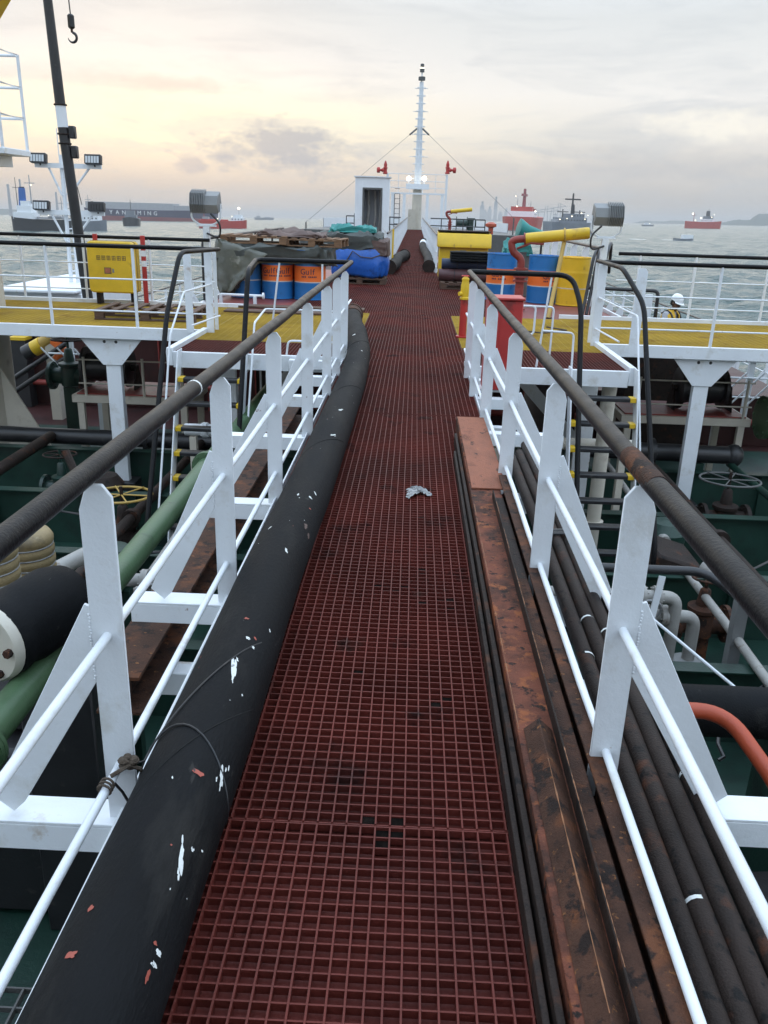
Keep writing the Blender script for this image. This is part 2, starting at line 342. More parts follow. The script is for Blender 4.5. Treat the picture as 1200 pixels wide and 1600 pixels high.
def text_mesh(body, size, name, mat, parent, mtx, extrude=.002, align='CENTER', space=1.0):
    c = bpy.data.curves.new(name, 'FONT'); c.body = body; c.size = size; c.extrude = extrude; c.align_x = align; c.align_y = 'CENTER'; c.resolution_u = 2; c.space_character = space
    to = bpy.data.objects.new(name+'_tmp', c); COL.objects.link(to)
    dg = bpy.context.evaluated_depsgraph_get(); dg.update(); me = bpy.data.meshes.new_from_object(to.evaluated_get(dg)); bpy.data.objects.remove(to)
    me.name = name; me.transform(mtx); me.materials.clear(); me.materials.append(MATS[mat])
    o = bpy.data.objects.new(name, me); COL.objects.link(o); o.parent = parent; ROOT[o.name] = wl(parent); return o

# ================================================================== THE SETTING
DZ = -2.5                                   # main deck
XL, XR = -.745, .615                        # edges of the walkway
# sea: one sheet to the horizon, tilted with the ship's trim
def sea():
    def h(x, y, r):
        k = max(0, 1-r/2600)
        return k*(.70*fbm(x*.05+7, y*.085)+.52*fbm(x*.16, y*.28, 5)+.22*fbm(x*.6, y*1.0, 9))
    mb = MB(); rs = [0]; r = 9.0
    while r < 2600: rs.append(r); r *= 1.016
    rs += [3200, 4200, 6000, 9000, 16000]
    az = [R(-38+76*i/190) for i in range(191)] + [R(38+ (284)*i/40) for i in range(1, 40)]
    n = len(az); vs = []
    for r in rs:
        for a in az:
            x, y = r*math.sin(a), r*math.cos(a); vs.append((x, y, sea_z(x, y)+h(x, y, r)))
    mb.add(vs, [(i*n+j, i*n+(j+1) % n, (i+1)*n+(j+1) % n, (i+1)*n+j) for i in range(len(rs)-1) for j in range(n)])
    me = bpy.data.meshes.new('sea'); me.from_pydata([tuple(v) for v in mb.v], [], mb.f); me.update()
    me.polygons.foreach_set('use_smooth', [True]*len(me.polygons)); me.materials.append(MATS['sea_water'])
    o = bpy.data.objects.new('sea', me); COL.objects.link(o); o['kind'] = 'structure'
sea()
# hull: half-breadth by station
def hb(y):
    if y < 62: return 9.5
    t = min(1, (y-62)/36.0); return 9.5*math.sqrt(max(0, 1-t**2.2))+.02
STN = [-14, -8, 0, 10, 20, 30, 40, 50, 62, 68, 72, 76, 80, 84, 88, 91, 94, 96.5, 98]
def hull():
    mb = MB(); st = STN; vs = []
    for y in st: vs += [(-hb(y), y, DZ-.02), (-hb(y)*.96, y, -8.5), (hb(y)*.96, y, -8.5), (hb(y), y, DZ-.02)]
    fs = []
    for i in range(len(st)-1):
        for j in range(3): fs.append((i*4+j, i*4+j+1, i*4+4+j+1, i*4+4+j))
    mb.add(vs, fs + [(0, 3, 2, 1)]); struct(mb, 'ship_hull', 'hull_black')
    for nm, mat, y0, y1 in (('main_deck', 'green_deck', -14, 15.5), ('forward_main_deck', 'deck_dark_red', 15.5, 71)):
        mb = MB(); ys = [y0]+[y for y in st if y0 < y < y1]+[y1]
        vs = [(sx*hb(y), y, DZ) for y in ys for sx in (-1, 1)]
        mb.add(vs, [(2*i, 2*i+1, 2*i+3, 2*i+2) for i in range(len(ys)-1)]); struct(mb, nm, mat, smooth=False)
    # forecastle block with bulwark
    ys = [70.5]+[y for y in st if y > 70.5]; mb = MB(); ZF = -.05; vs = []
    for y in ys: vs += [(-hb(y), y, DZ-.03), (-hb(y), y, ZF), (hb(y), y, ZF), (hb(y), y, DZ-.03)]
    fs = []
    for i in range(len(ys)-1):
        for j in range(3): fs.append((i*4+j, i*4+j+1, i*4+5+j, i*4+4+j))
    mb.add(vs, fs+[(0, 1, 2, 3)]); struct(mb, 'forecastle_deck', 'dark_grey', smooth=False)
    mb = MB()
    for sx in (-1, 1):
        yy = [y for y in ys if y >= 80]
        for a, b in zip(yy[:-1], yy[1:]):
            p, q = (sx*(hb(a)-.03), a), (sx*(hb(b)-.03), b)
            mb.add([(p[0], p[1], ZF+.004), (q[0], q[1], ZF+.004), (q[0], q[1], .75), (p[0], p[1], .75), (p[0]-sx*.05, p[1], ZF+.004), (q[0]-sx*.05, q[1], ZF+.004), (q[0]-sx*.05, q[1], .75), (p[0]-sx*.05, p[1], .75)],
                   [(0, 1, 2, 3), (7, 6, 5, 4), (3, 2, 6, 7), (0, 4, 5, 1)])
    one(mb, 'bow_bulwark', 'white_far', (0, 90, ZF), 'white bulwark round the bow behind the white mast', 'bulwark', smooth=False)
hull()
# the accommodation block the walkway comes from (behind the photographer)
m = MB(); m.box(-8.5, 8.5, -13.5, -5.5, DZ+.001, 8.5)
for x in (-6.2, -3.6, 3.6, 6.2):
    for z in (4.2, 7.0): m.box(x-.4, x+.4, -5.49, -5.44, z-2, z-1.1)
one(m, 'accommodation_block', 'white_far', (0, -8, DZ), 'white accommodation block behind the walkway and the photographer', 'deckhouse', smooth=False)
# rails along the deck edge
def deck_edge_rail(sx, label):
    t = T('deck_edge_rail', label, 'railing', (sx*9.3, 20, DZ), 'railings along the deck edge')
    ys = [-6+2.0*i for i in range(39)]
    pt = [(sx*(hb(y)-.2), y) for y in ys]
    base = None
    for x, y in pt:
        mb = MB(); mb.bar((x, y, DZ), (x, y, DZ+1.06), .09, .02, (0, 1, 0)); mb.prism([(x, DZ+.003), (x-sx*.35, DZ+.003), (x, DZ+.6)], 'xz', y+.012, y+.024)
        mb.build('stanchion', 'white_far', t, smooth=False)
    MB().tube([(x, y, DZ+1.09) for x, y in pt], .03, 8).build('top_rail', 'black_paint', t)
    for z in (.4, .75): MB().tube([(x, y, DZ+z) for x, y in pt], .014, 6).build('rod', 'white_far', t)
deck_edge_rail(1, 'white stanchions and black top rail along the deck edge on the worker\'s side')
deck_edge_rail(-1, 'white stanchions and black top rail along the deck edge under the crane')

# ---- gratings: real crossing bars, joined per panel
PIT = .04
def grating(mb, x0, x1, y0, y1, ztop=0.0, bw=.0048, dep=.027, pitch=PIT, along='y', cross=PIT, sag=0.0):
    """bars along one axis at full height, cross bars 2.5 mm lower"""
    if along == 'y':
        n = int(round((x1-x0)/pitch)); st = (x1-x0)/n
        for i in range(n+1):
            x = x0+i*st; mb.box(x-bw/2, x+bw/2, y0, y1, ztop-dep, ztop)
        m = int(round((y1-y0)/cross)); st = (y1-y0)/m
        for i in range(m+1):
            y = y0+i*st; j = rnd.uniform(-.0012, .0008); mb.box(x0, x1, y-bw*.45, y+bw*.45, ztop-dep+.002, ztop-.0028+j)
    else:
        n = int(round((y1-y0)/pitch)); st = (y1-y0)/n
        for i in range(n+1):
            y = y0+i*st; mb.box(x0, x1, y-bw/2, y+bw/2, ztop-dep, ztop)
        m = int(round((x1-x0)/cross)); st = (x1-x0)/m
        for i in range(m+1):
            x = x0+i*st; mb.box(x-bw*.45, x+bw*.45, y0, y1, ztop-dep+.002, ztop-.0028)
walk = bpy.data.objects.new('walkway', None); COL.objects.link(walk); walk['kind'] = 'structure'; ROOT['walkway'] = Vector((0, 0, 0))
def panel(x0, x1, y0, y1, mat, **k):
    mb = MB(); grating(mb, x0, x1, y0, y1, **k); o = mb.build('grating_panel', mat, walk, smooth=False)
    if mat == 'red_grating': MB().box(x0, x1, y0, y1, -.043, -.0315).build('tray', 'red_grating', o, smooth=False)
    return o
ysm = [-1.6, 1.88, 6.86, 9.52]
for i, (a, b) in enumerate(zip(ysm[:-1], ysm[1:])): panel(XL+.012, XR-.012, a+.006, b-.006, 'red_grating', ztop=(0, -.003, .001)[i])
for a, b in ((9.52, 11.7), (11.7, 14.0)): panel(XL+.062, XR+.018, a+.006, b-.006, 'red_grating')
panel(-1.9, 1.75, 14.006, 18.99, 'red_grating'); panel(-1.9, 1.75, 19.0, 24.0, 'red_grating', cross=.08)
for a, b in ((24, 36), (36, 50), (50, 64), (64, 79)): panel(XL+.012, XR-.012, a+.01, b-.01, 'red_grating', cross=.08 if a < 36 else .16)
# cross platform: yellow gratings, red landings at the ladders
panel(-2.72, XL+.045, 9.56, 10.55, 'red_grating', pitch=.04); panel(XR+.035, 2.42, 9.3, 10.6, 'red_grating')
panel(-2.72, XL+.045, 10.56, 13.99, 'yellow_grating', along='x', pitch=.05, cross=.10); panel(XR+.035, 2.42, 10.61, 13.99, 'yellow_grating', along='x', pitch=.05, cross=.10)
for x0, x1 in ((-2.735, -5.2), (-5.21, -8.9), (2.435, 5.2), (5.21, 8.9)):
    panel(min(x0, x1), max(x0, x1), 11.36, 14.13, 'yellow_grating', along='x', pitch=.05, cross=.10)
# plates beside the central grating
for x0, x1 in ((-3.55, -1.905), (1.755, 3.45)):
    MB().box(x0, x1, 14.005, 24.0, -.06, -.006).build('deck_plate', 'red_deck', walk, bevel=.004)
# solid tray sheets below the yellow gratings keep the paint from showing through to the deck
for x0, x1 in ((-8.9, -2.74), (2.44, 8.9)):
    MB().box(x0, x1, 11.37, 14.12, -.045, -.029).build('tray', 'ochre', walk, smooth=False)
for x0, x1 in ((-2.715, XL+.04), (XR+.04, 2.415)):
    MB().box(x0, x1, 10.62, 13.98, -.045, -.029).build('tray', 'ochre', walk, smooth=False)
# edge beams of the walkway
for y0, y1 in ((-1.6, 9.5), (24.0, 79.0)):
    for x, sx in ((XL, -1), (XR, 1)):
        m = MB(); m.box(min(x, x+sx*.012), max(x, x+sx*.012), y0, y1, -.17, .018); m.box(min(x, x-sx*.05), max(x, x-sx*.05), y0, y1, -.17, -.158)
        m.build('edge_beam', 'white_paint', walk, bevel=.003)
def trestle(y, far=False):
    m = MB()
    for s, x in ((-1, XL-.02), (1, XR+.02)):
        m.box(x-.05, x+.05, y-.05, y+.05, DZ+.001, -.175)
    m.box(XL-.60, XR+.45, y-.055, y+.055, -.50, -.385)
    m.box(XL+.04, XR-.04, y-.006, y+.006, -1.1, -.51)
    m.build('trestle', 'white_paint' if not far else 'white_far', walk, smooth=False, bevel=.004)
for y in (-.9, 3.3, 8.1): trestle(y)
for y in range(26, 78, 6): trestle(y, True)
# platform beams
def beam(x0, x1, y0, y1, z0, z1, name='edge_beam', mat='white_paint'): return MB().box(x0, x1, y0, y1, z0, z1).build(name, mat, walk, bevel=.004)
for x0, x1 in ((-8.9, -2.74), (2.44, 8.9)):
    beam(x0, x1, 11.28, 11.352, -.15, .012); beam(x0, x1, 14.14, 14.2, -.15, .06)
beam(-2.80, -2.725, 9.5, 11.275, -.15, .05); beam(2.425, 2.50, 9.25, 11.275, -.15, .05)
beam(-2.72, XL-.02, 9.49, 9.545, -.17, .01); beam(XR+.02, 2.42, 9.235, 9.29, -.17, .01)
beam(-3.6, -3.555, 14.21, 24.0, -.2, .05); beam(3.455, 3.5, 14.21, 24.0, -.2, .05); beam(-3.6, 3.5, 24.005, 24.06, -.2, -.045)
def pillar(x, y, w=.2, label=None):
    m = MB(); m.box(x-w/2, x+w/2, y-.05, y+.05, -2.2, -.19); m.build('pillar', 'white_paint', walk, bevel=.004)
    g = MB(); g.prism([(x-.43, -.152), (x+.43, -.152), (x+w/2+.03, -.52), (x-w/2-.03, -.52)], 'xz', y-.066, y-.052); g.build('gusset_plate', 'white_paint', walk, bevel=.003)
    b = MB(); b.box(x-.2, x+.2, y-.15, y+.2, DZ+.001, -2.2); b.build('pillar_base', 'black_paint', walk, bevel=.01)
    for dx in (-.09, .07):
        MB().cyl((x+dx, y-.068, -.2), (x+dx, y-.064, -.2), .022, 8).build('drain_hole', 'black_paint', walk)
for x in (-4.1, 3.97): pillar(x, 11.42)
for x in (-7.9, 7.8): pillar(x, 11.42)
for x in (-2.3, 2.25): 
    m = MB(); m.box(x-.11, x+.11, 10.4, 10.46, DZ+.001, -.06); m.build('landing_leg', 'white_paint', walk, bevel=.004)
for x in (-1.0, .92, -3.3, 3.2):
    for y in (14.4, 19, 23.6):
        MB().box(x-.06, x+.06, y-.06, y+.06, DZ+.001, -.065).build('platform_leg', 'white_far', walk, smooth=False)

# green transverse deck girders
for k, y in enumerate((-1.5, .35, 2.2, 4.1, 5.95, 7.8, 9.65, 11.55)):
    z1 = -1.8
    for sx in (-1, 1):
        m = MB(); xa, xb = sx*.35, sx*9.2; x0, x1 = min(xa, xb), max(xa, xb)
        m.box(x0, x1, y+.05, y+.064, DZ+.001, z1-.014); m.box(x0, x1, y-.02, y+.13, z1-.0135, z1)
        for q in range(5):
            xx = sx*(1.6+q*1.75); m.box(xx-.006, xx+.006, y-.01, y+.049, DZ+.001, z1-.02)
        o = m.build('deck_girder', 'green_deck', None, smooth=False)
        o['kind'] = 'structure'
# ================================================================== NEAR RAILINGS OF THE WALKWAY
def walk_rail(sx, x, posts, y_end, y0, label, mat='white_paint', braces=True, rods=True, top='black_rail', far=False):
    t = T('walkway_railing', label, 'railing', (x, posts[0], 0), 'railings of the walkway')
    for i, y in enumerate(posts):
        w = .042; h = 1.0; top_z = .955
        j = rnd.uniform(-.004, .004)
        # plate post, outer top corner cut away under the pipe
        poly = [(x-w, -.10), (x+w, -.10), (x+w, top_z-.055), (x+w*.45, top_z+.012), (x-w*.45, top_z+.012), (x-w, top_z-.02)]
        if sx < 0: poly = [(2*x-p, z) for p, z in reversed(poly)]
        m = MB(); m.prism(poly, 'xz', y+j, y+j+.012); m.build('post', mat, t, bevel=0 if far else .0015)
        if braces and not far:
            xo = x+sx*(.335 if i % 2 else .30)
            bp = [(x+sx*(w-.001), .62+.02*(i % 3)), (x+sx*(w+.012), .625+.02*(i % 3)), (xo+sx*.035, .035), (xo-sx*.02, -.015), (xo-sx*.055, .02), (x+sx*(w-.001), .42)]
            if sx > 0: bp = list(reversed(bp))
            m = MB(); m.prism(bp, 'xz', y+j+.001, y+j+.011); m.build('brace', mat, t, bevel=.0015)
            # outrigger angle that carries the brace
            ln = .42 if i % 3 != 1 else .62
            m = MB(); xa, xb = x+sx*.022, x+sx*(ln); m.box(min(xa, xb), max(xa, xb), y-.035, y+.075, -.028, -.018); m.box(min(xa, xb), max(xa, xb), y-.035, y-.025, -.115, -.0285)
            m.build('outrigger', mat, t, bevel=.002)
            # weld beads
            m = MB()
            for q in range(22):
                m.ball((x+sx*(w+.0015)+rnd.uniform(-.0015, .0015), y+j-.0012, .43+q*.0088+rnd.uniform(-.002, .002)), .0040, .0028, .0046, 6)
            m.build('weld_bead', mat, t)
    ys = [y0]
    while ys[-1] < y_end: ys.append(min(y_end, ys[-1]+.35))
    MB().tube([(x+sx*.004+.003*fbm(y*.8, x), y, 1.0+.004*fbm(y*.7, 3+x)) for y in ys], .0275, 16 if not far else 8).build('top_rail', top, t)
    for z in (.56, .165):
        if rods:
            rp = [(x-sx*.0+.004*fbm(y, z*9+x), y, z+.008*fbm(y*.8, z*7+x)) for y in ([y0]+[p+d for p in posts for d in (-.45, -.014, .4)]+[y_end]) if y <= y_end]
            rp.sort(key=lambda q: q[1])
            MB().tube([(p[0], p[1]-.02, p[2]) for p in rp], .0125, 10 if not far else 6).build('rod', mat, t)
    return t
LP = [.5, 1.88, 3.25, 4.56, 6.06, 7.5, 8.46, 9.4]
RP = [.6, 2.03, 3.38, 4.85, 6.4, 7.7, 8.6]
railL = walk_rail(-1, -.75, LP, 10.42, -1.4, 'white plate posts and black top pipe beside the big black hose')
railR = walk_rail(1, .605, RP, 9.42, -1.4, 'white plate posts and black top pipe beside the rusty steel sections')
farP = [24.3+1.45*i for i in range(38)]
walk_rail(-1, -.75, farP, 79, 24.1, 'distant white railing running to the bow from the white doorway housing', 'white_far', False, True, 'black_paint', True)
walk_rail(1, .61, farP, 79, 24.1, 'distant white railing running to the bow from the yellow cabinet', 'white_far', False, True, 'black_paint', True)
# worn brown band and white paint drips on the near right pipe end in the rail's own parts
MB().tube([(.609, y, 1.0) for y in (1.93, 2.0, 2.1, 2.2)], [.0284, .029, .029, .0284], 16).build('rusted_sleeve', 'rust_brown', railR)
MB().tube([(-.754, y, 1.001) for y in (2.86, 2.875)], [.0288, .0288], 16).build('paint_ring', 'paint_white_splash', railL)

# ================================================================== CROSS PLATFORM RAILS AND LADDERS
def platform_rail(name, label, pts, posts, heights=(.22, .64), zt=1.055, rtop=.028, flat=False, group='railings of the cross platform', top='black_rail'):
    t = T(name, label, 'railing', (posts[0][0], posts[0][1], 0), group)
    MB().tube(bend([(x, y, zt) for x, y in pts], .12), rtop, 12).build('top_rail', top, t)
    for x, y in posts:
        m = MB(); m.tube([(x, y, .0), (x, y, zt-rtop*.6)], .022, 8); m.build('stanchion', 'white_paint', t)
    for h in heights: MB().tube(bend([(x, y, h) for x, y in pts], .05), .011, 8).build('rod', 'white_paint', t)
    return t
platform_rail('platform_railing', 'railing in front of the yellow life-saving box on the yellow platform', [(-8.8, 11.31), (-2.62, 11.31)], [(-8.6, 11.31), (-7.3, 11.31), (-6.1, 11.31), (-4.86, 11.31), (-3.7, 11.31)])
platform_rail('platform_railing', 'railing behind the yellow life-saving box on the yellow platform', [(-8.8, 14.17), (-3.35, 14.17)], [(-8.6, 14.17), (-7.55, 14.17), (-6.5, 14.17), (-5.45, 14.17), (-4.35, 14.17)])
platform_rail('platform_railing', 'railing of the yellow platform on the side nearer the handwheel and fallen paint', [(2.45, 11.31), (8.8, 11.31)], [(3.98, 11.31), (5.4, 11.31), (6.8, 11.31), (8.4, 11.31)])
platform_rail('platform_railing', 'railing of the yellow platform just in front of the worker in the white helmet', [(3.3, 14.17), (8.8, 14.17)], [(3.65, 14.17), (4.55, 14.17), (5.72, 14.17), (7.0, 14.17), (8.4, 14.17)])
# rail ends at the outer ladder corners: paired white plates
def corner_plates(sx, label):
    t = T('ladder_gate_posts', label, 'railing', (sx*2.68, 11.2, 0), 'paired plate posts at the ladder heads')
    X = -2.68 if sx < 0 else 2.40
    for dx, dy, w in (((0, 0, .10), (-.28, .02, .10), (-.12, .5, .10), (.02, .28, .05)) if sx < 0 else ((.03, 0, .11), (.36, -.7, .12), (.02, .3, .05))):
        x, y = X+dx, 11.2+dy
        m = MB(); m.prism([(x-w/2, -.02), (x+w/2, -.02), (x+w/2, 1.0), (x+w/4, 1.035), (x-w/2, 1.035)], 'xz', y, y+.012); m.build('plate_post', 'white_paint', t, bevel=.0015)
    return t
corner_plates(-1, 'white plate posts at the ladder head near the wooden pallet')
corner_plates(1, 'white plate posts at the ladder head near the yellow prop')

def ladder(sx, x_in, x_out, ytop, label):
    """steep ladder: plate strings, black tread bars with yellow ends, black pipe handrails"""
    t = T('deck_ladder', label, 'ladder', (sx*2.2, ytop-1.2, DZ), 'ladders from the platform to the deck')
    slope = .40; L = abs(DZ)
    def at(z, dy=0): return ytop+slope*z+dy       # z negative below the platform
    for x in (x_in, x_out):
        m = MB(); m.add([(x-.007, at(0.05)-.09, .05), (x-.007, at(0.05)+.09, .05), (x-.007, at(DZ)+.09, DZ+.003), (x-.007, at(DZ)-.09, DZ+.003),
                         (x+.007, at(0.05)-.09, .05), (x+.007, at(0.05)+.09, .05), (x+.007, at(DZ)+.09, DZ+.003), (x+.007, at(DZ)-.09, DZ+.003)],
                        [(0, 1, 2, 3), (7, 6, 5, 4), (0, 4, 5, 1), (1, 5, 6, 2), (2, 6, 7, 3), (3, 7, 4, 0)])
        m.build('string', 'white_paint', t, bevel=.002)
    a, b = min(x_in, x_out), max(x_in, x_out)
    for k in range(9):
        z = -.26-.26*k
        if z < DZ+.1: break
        q = MB(); q.box(a+.009, b-.009, at(z)-.06, at(z)+.06, z-.022, z+.022); tr = q.build('tread', 'black_paint', t, bevel=.008)
        if k < 6:
            for x0, x1 in ((a+.010, a+.075), (b-.075, b-.010)):
                MB().box(x0, x1, at(z)-.063, at(z)+.063, z-.025, z+.025).build('yellow_end', 'yellow_paint', tr, bevel=.004)
    return t
ladder(-1, -1.86, -2.62, 9.40, 'steep ladder with yellow ended black treads beside the green pipe')
ladder(1, 1.76, 2.48, 9.15, 'steep ladder with yellow ended black treads beside the white upright pipe')
def ladder_rails(sx, pin, pout, wi, label):
    t = T('ladder_handrail', label, 'handrail', (pin[-1][0], pin[-1][1], DZ), 'handrails of the ladders')
    for p in (pin, pout): MB().tube(bend(p, .16, 6), .028, 12).build('pipe_rail', 'black_rail', t)
    for p in wi: MB().tube(bend(p, .05, 4), .012, 8).build('white_rod', 'white_paint', t)
    return t
ladder_rails(-1, [(-.77, 10.42, 1.0), (-1.90, 10.40, 1.0), (-1.80, 9.35, .95), (-1.80, 8.2, DZ+.9), (-1.8, 8.15, DZ)],
             [(-2.58, 11.4, 1.055), (-2.70, 9.95, 1.08), (-2.72, 9.35, .45), (-2.70, 8.1, DZ+.9), (-2.7, 8.05, DZ)],
             [[(-1.1, 10.4, 0), (-1.1, 10.4, .97)], [(-1.75, 10.4, -.02), (-1.62, 10.4, .97)], [(-.8, 10.42, .42), (-1.80, 10.40, .42), (-1.78, 9.55, .36), (-1.80, 9.0, -.9)],
              [(-2.66, 11.2, .62), (-2.72, 10.1, .62), (-2.74, 9.5, .2), (-2.76, 8.6, -1.9)], [(-2.55, 11.2, .22), (-2.7, 10.3, .2)], [(-.8, 9.56, .17), (-1.4, 9.56, .17), (-1.42, 9.56, .0)]],
             'black pipe handrails of the ladder in front of the two orange and blue drums')
ladder_rails(1, [(.62, 9.46, 1.0), (1.72, 9.42, 1.0), (1.80, 9.15, .7), (1.76, 7.9, DZ+.9), (1.76, 7.85, DZ)],
             [(2.44, 11.6, 1.055), (2.44, 10.2, 1.05), (2.58, 9.6, .7), (2.56, 7.9, DZ+.95), (2.56, 7.85, DZ)],
             [[(.95, 9.44, 0), (.98, 9.44, .97)], [(1.42, 9.42, -.02), (1.50, 9.42, .97)], [(.98, 9.44, .66), (1.36, 9.43, .66), (1.36, 9.43, .35), (.98, 9.43, .35)], [(.98, 9.8, .62), (1.62, 9.8, .62), (1.62, 9.8, .02)],
              [(1.46, 9.41, .40), (1.78, 9.3, .40), (1.78, 9.2, -.1)], [(2.42, 11.2, .62), (2.58, 9.8, .55), (2.56, 9.2, -.3), (2.56, 8.5, -1.5)], [(2.42, 11.2, .22), (2.5, 10.2, .2)]],
             'black pipe handrails of the ladder in front of the striped drums')

# ================================================================== THE BIG BLACK HOSE AND ITS LASHING
def hose():
    t = T('cargo_hose', 'big black rubber hose with white and red paint marks lying along the walkway', 'hose', (-.56, 2, 0))
    ctl = [(-.565, -1.3), (-.56, 1.2), (-.55, 2.2), (-.555, 3.2), (-.53, 4.6), (-.525, 6.0), (-.52, 7.5), (-.555, 9.0), (-.66, 10.4), (-.80, 11.6), (-.88, 12.6)]
    pts = []; r = .128
    n = 90
    for i in range(n+1):
        y = ctl[0][1]+(ctl[-1][1]-ctl[0][1])*i/n
        # smooth interpolation
        for a, b in zip(ctl[:-1], ctl[1:]):
            if a[1] <= y <= b[1]+1e-6:
                k = (y-a[1])/(b[1]-a[1]); k = k*k*(3-2*k)*.5+k*.5; x = a[0]+(b[0]-a[0])*k; break
        pts.append(V(x, y, r+.002))
    for _ in range(3): pts = [pts[0]]+[(pts[i-1]+pts[i]*2+pts[i+1])/4 for i in range(1, n)]+[pts[-1]]
    rr = [r*(1+.012*fbm(p.y*2.2, 5)) for p in pts]
    body = MB().tube(pts, rr, 32).build('hose_body', 'rubber', t)
    d = (pts[-1]-pts[-2]).normalized()
    m = MB(); m.lathe(pts[-1], [(r+.01, -.35), (r+.014, -.33), (r+.014, 0), (.155, .005), (.16, .03), (.16, .055), (.10, .056), (.10, .03)], 28, d); m.build('end_flange', 'rust_brown', t)
    # helical scuff ridges
    for k, y in enumerate((1.95, 5.1, 6.8, 9.2)):
        i = min(range(len(pts)), key=lambda q: abs(pts[q].y-y)); c = pts[i]
        arc = [(c.x+(r+.0006)*math.cos(a), c.y+.55*(a-1.2)*(-.45), c.z+(r+.0006)*math.sin(a)) for a in [R(25+7*q) for q in range(20)]]
        MB().tube(arc, .0022, 6).build('scuff_ridge', 'rubber_scuff', t)
    def splash(y, ang, w, l, mat, tilt=0):
        """irregular flake of paint lying on the rubber"""
        i = min(range(len(pts)), key=lambda q: abs(pts[q].y-y)); c = pts[i]; m = MB(); nseg = 14; vs = []; R0 = rr[i]+.0012
        sd = rnd.random()*99
        for q in range(nseg):
            a = 2*math.pi*q/nseg; k = .65+.55*noise.noise(Vector((math.cos(a)*1.6, math.sin(a)*1.6, sd)))
            du, dv = w*k*math.cos(a), l*k*math.sin(a); du, dv = du+dv*tilt, dv
            th = ang+du/R0; vs.append((c.x+R0*math.cos(th), y+dv, c.z+R0*math.sin(th)))
        vs.append((c.x+R0*1.002*math.cos(ang), y, c.z+R0*1.002*math.sin(ang)))
        m.add(vs, [(q, (q+1) % nseg, nseg) for q in range(nseg)]); m.build('paint_mark', mat, body)
    def at_px(u, w):
        """where a sight line first meets the hose"""
        d = ray(u, w); best = None
        for k in range(400, 6000):
            p = CAM+d*(k*.002)
            if p.z < .26:
                i = min(range(len(pts)), key=lambda q: abs(pts[q].y-p.y)); c = pts[i]
                if math.hypot(p.x-c.x, p.z-c.z) <= rr[i]: return p.y, math.atan2(p.z-c.z, p.x-c.x)
        return None
    for (u, w, a, b, mat, tl) in ((365, 1045, .012, .085, 'W', .25), (388, 998, .012, .014, 'W', 0), (395, 1012, .008, .012, 'W', .3), (345, 1215, .009, .055, 'W', .2), (283, 1345, .010, .055, 'W', .25), (300, 1327, .010, .008, 'W', 0),
                                  (247, 1490, .012, .012, 'W', 0), (240, 1508, .011, .010, 'W', 0), (447, 860, .010, .03, 'W', .3), (422, 825, .008, .02, 'W', -.3), (485, 778, .012, .02, 'W', .3), (492, 772, .007, .03, 'W', .5), (533, 640, .012, .05, 'W', -.4),
                                  (553, 523, .03, .05, 'W', .2), (565, 548, .012, .03, 'W', 0), (520, 680, .010, .05, 'W', -.4), (466, 773, .008, .02, 'W', 0), (421, 985, .006, .012, 'W', .3), (352, 1203, .006, .010, 'W', 0), (315, 1330, .006, .006, 'W', 0), (291, 1405, .003, .004, 'W', 0),
                                  (385, 967, .014, .010, 'R', 0), (398, 998, .007, .010, 'R', .3), (310, 1208, .020, .016, 'R', .5), (142, 1420, .011, .012, 'R', 0), (112, 1492, .018, .016, 'R', .3), (230, 1525, .006, .022, 'R', 0), (241, 1475, .007, .006, 'R', 0), (484, 795, .010, .010, 'R', 0), (477, 822, .016, .04, 'B', 0), (482, 838, .014, .04, 'B', 0)):
        q = at_px(u, w)
        if q:
            mt = {'W': 'paint_white_splash', 'R': 'paint_red_splash', 'B': 'brown_tarp'}[mat]
            splash(q[0], q[1], a, b, mt, tl)
            if mat == 'W' and b > .04:
                for _ in range(4): splash(q[0]+rnd.uniform(-b, b), q[1]+rnd.uniform(-.12, .12), a*.4, b*.25, mt, tl)
    for _ in range(34):
        splash(rnd.uniform(1.3, 9), R(rnd.uniform(35, 140)), rnd.uniform(.0015, .004), rnd.uniform(.002, .009), rnd.choice(['paint_white_splash', 'paint_white_splash', 'paint_red_splash']), rnd.uniform(-.3, .3))
    # lashing
    y = 1.86; c = V(-.558, y, r+.002); ring = []
    for q in range(26):
        a = R(178-q*9.5); rr_ = r+.0035; ring.append((c.x+rr_*math.cos(a), y+.10*math.sin(q*.24)-.02+.02*q/26, c.z+rr_*math.sin(a)))
    ring = [p for p in ring if p[2] > .004]
    l = T('hose_lashing', 'thin dark rope lashing the black hose to the white rail with a frayed knot', 'rope', (-.66, y, 0))
    MB().tube(ring, .0030, 6).build('rope_loop', 'black_paint', l)
    MB().tube([(-.75, y-.05, .175), (-.71, y-.02, .19), (-.685, y, .165), ring[1]], .006, 6).build('rope_loop', 'rope', l)
    ring2 = [(-.68+.018*q, y+.02+.05*q, c.z+math.sqrt(max(0, (r*1.006+.002)**2-(-.68+.018*q-(c.x+.0))**2))) for q in range(0, 13)]
    MB().tube([(-.70, y, .18)]+ring2, .0026, 6).build('rope_loop', 'black_paint', l)
    m = MB()
    for q in range(9): m.ball((-.715+rnd.uniform(-.014, .014), y-.01+rnd.uniform(-.014, .014), .185+rnd.uniform(-.016, .016)), rnd.uniform(.011, .019), rnd.uniform(.011, .017), rnd.uniform(.011, .017), 8)
    m.build('knot', 'rope', l)
    for k in range(3): MB().ring((-.752, y-.07-.012*k, .166), .018, .0035, (.12, 1, .1*k), 14, 6).build('turn', 'rope', l)
    MB().tube([(-.742, y-.05, .155), (-.73, y-.03, .11), (-.70, y-.04, .06), (-.69, y-.03, .012)], .004, 6).build('tail', 'black_paint', l)
hose()
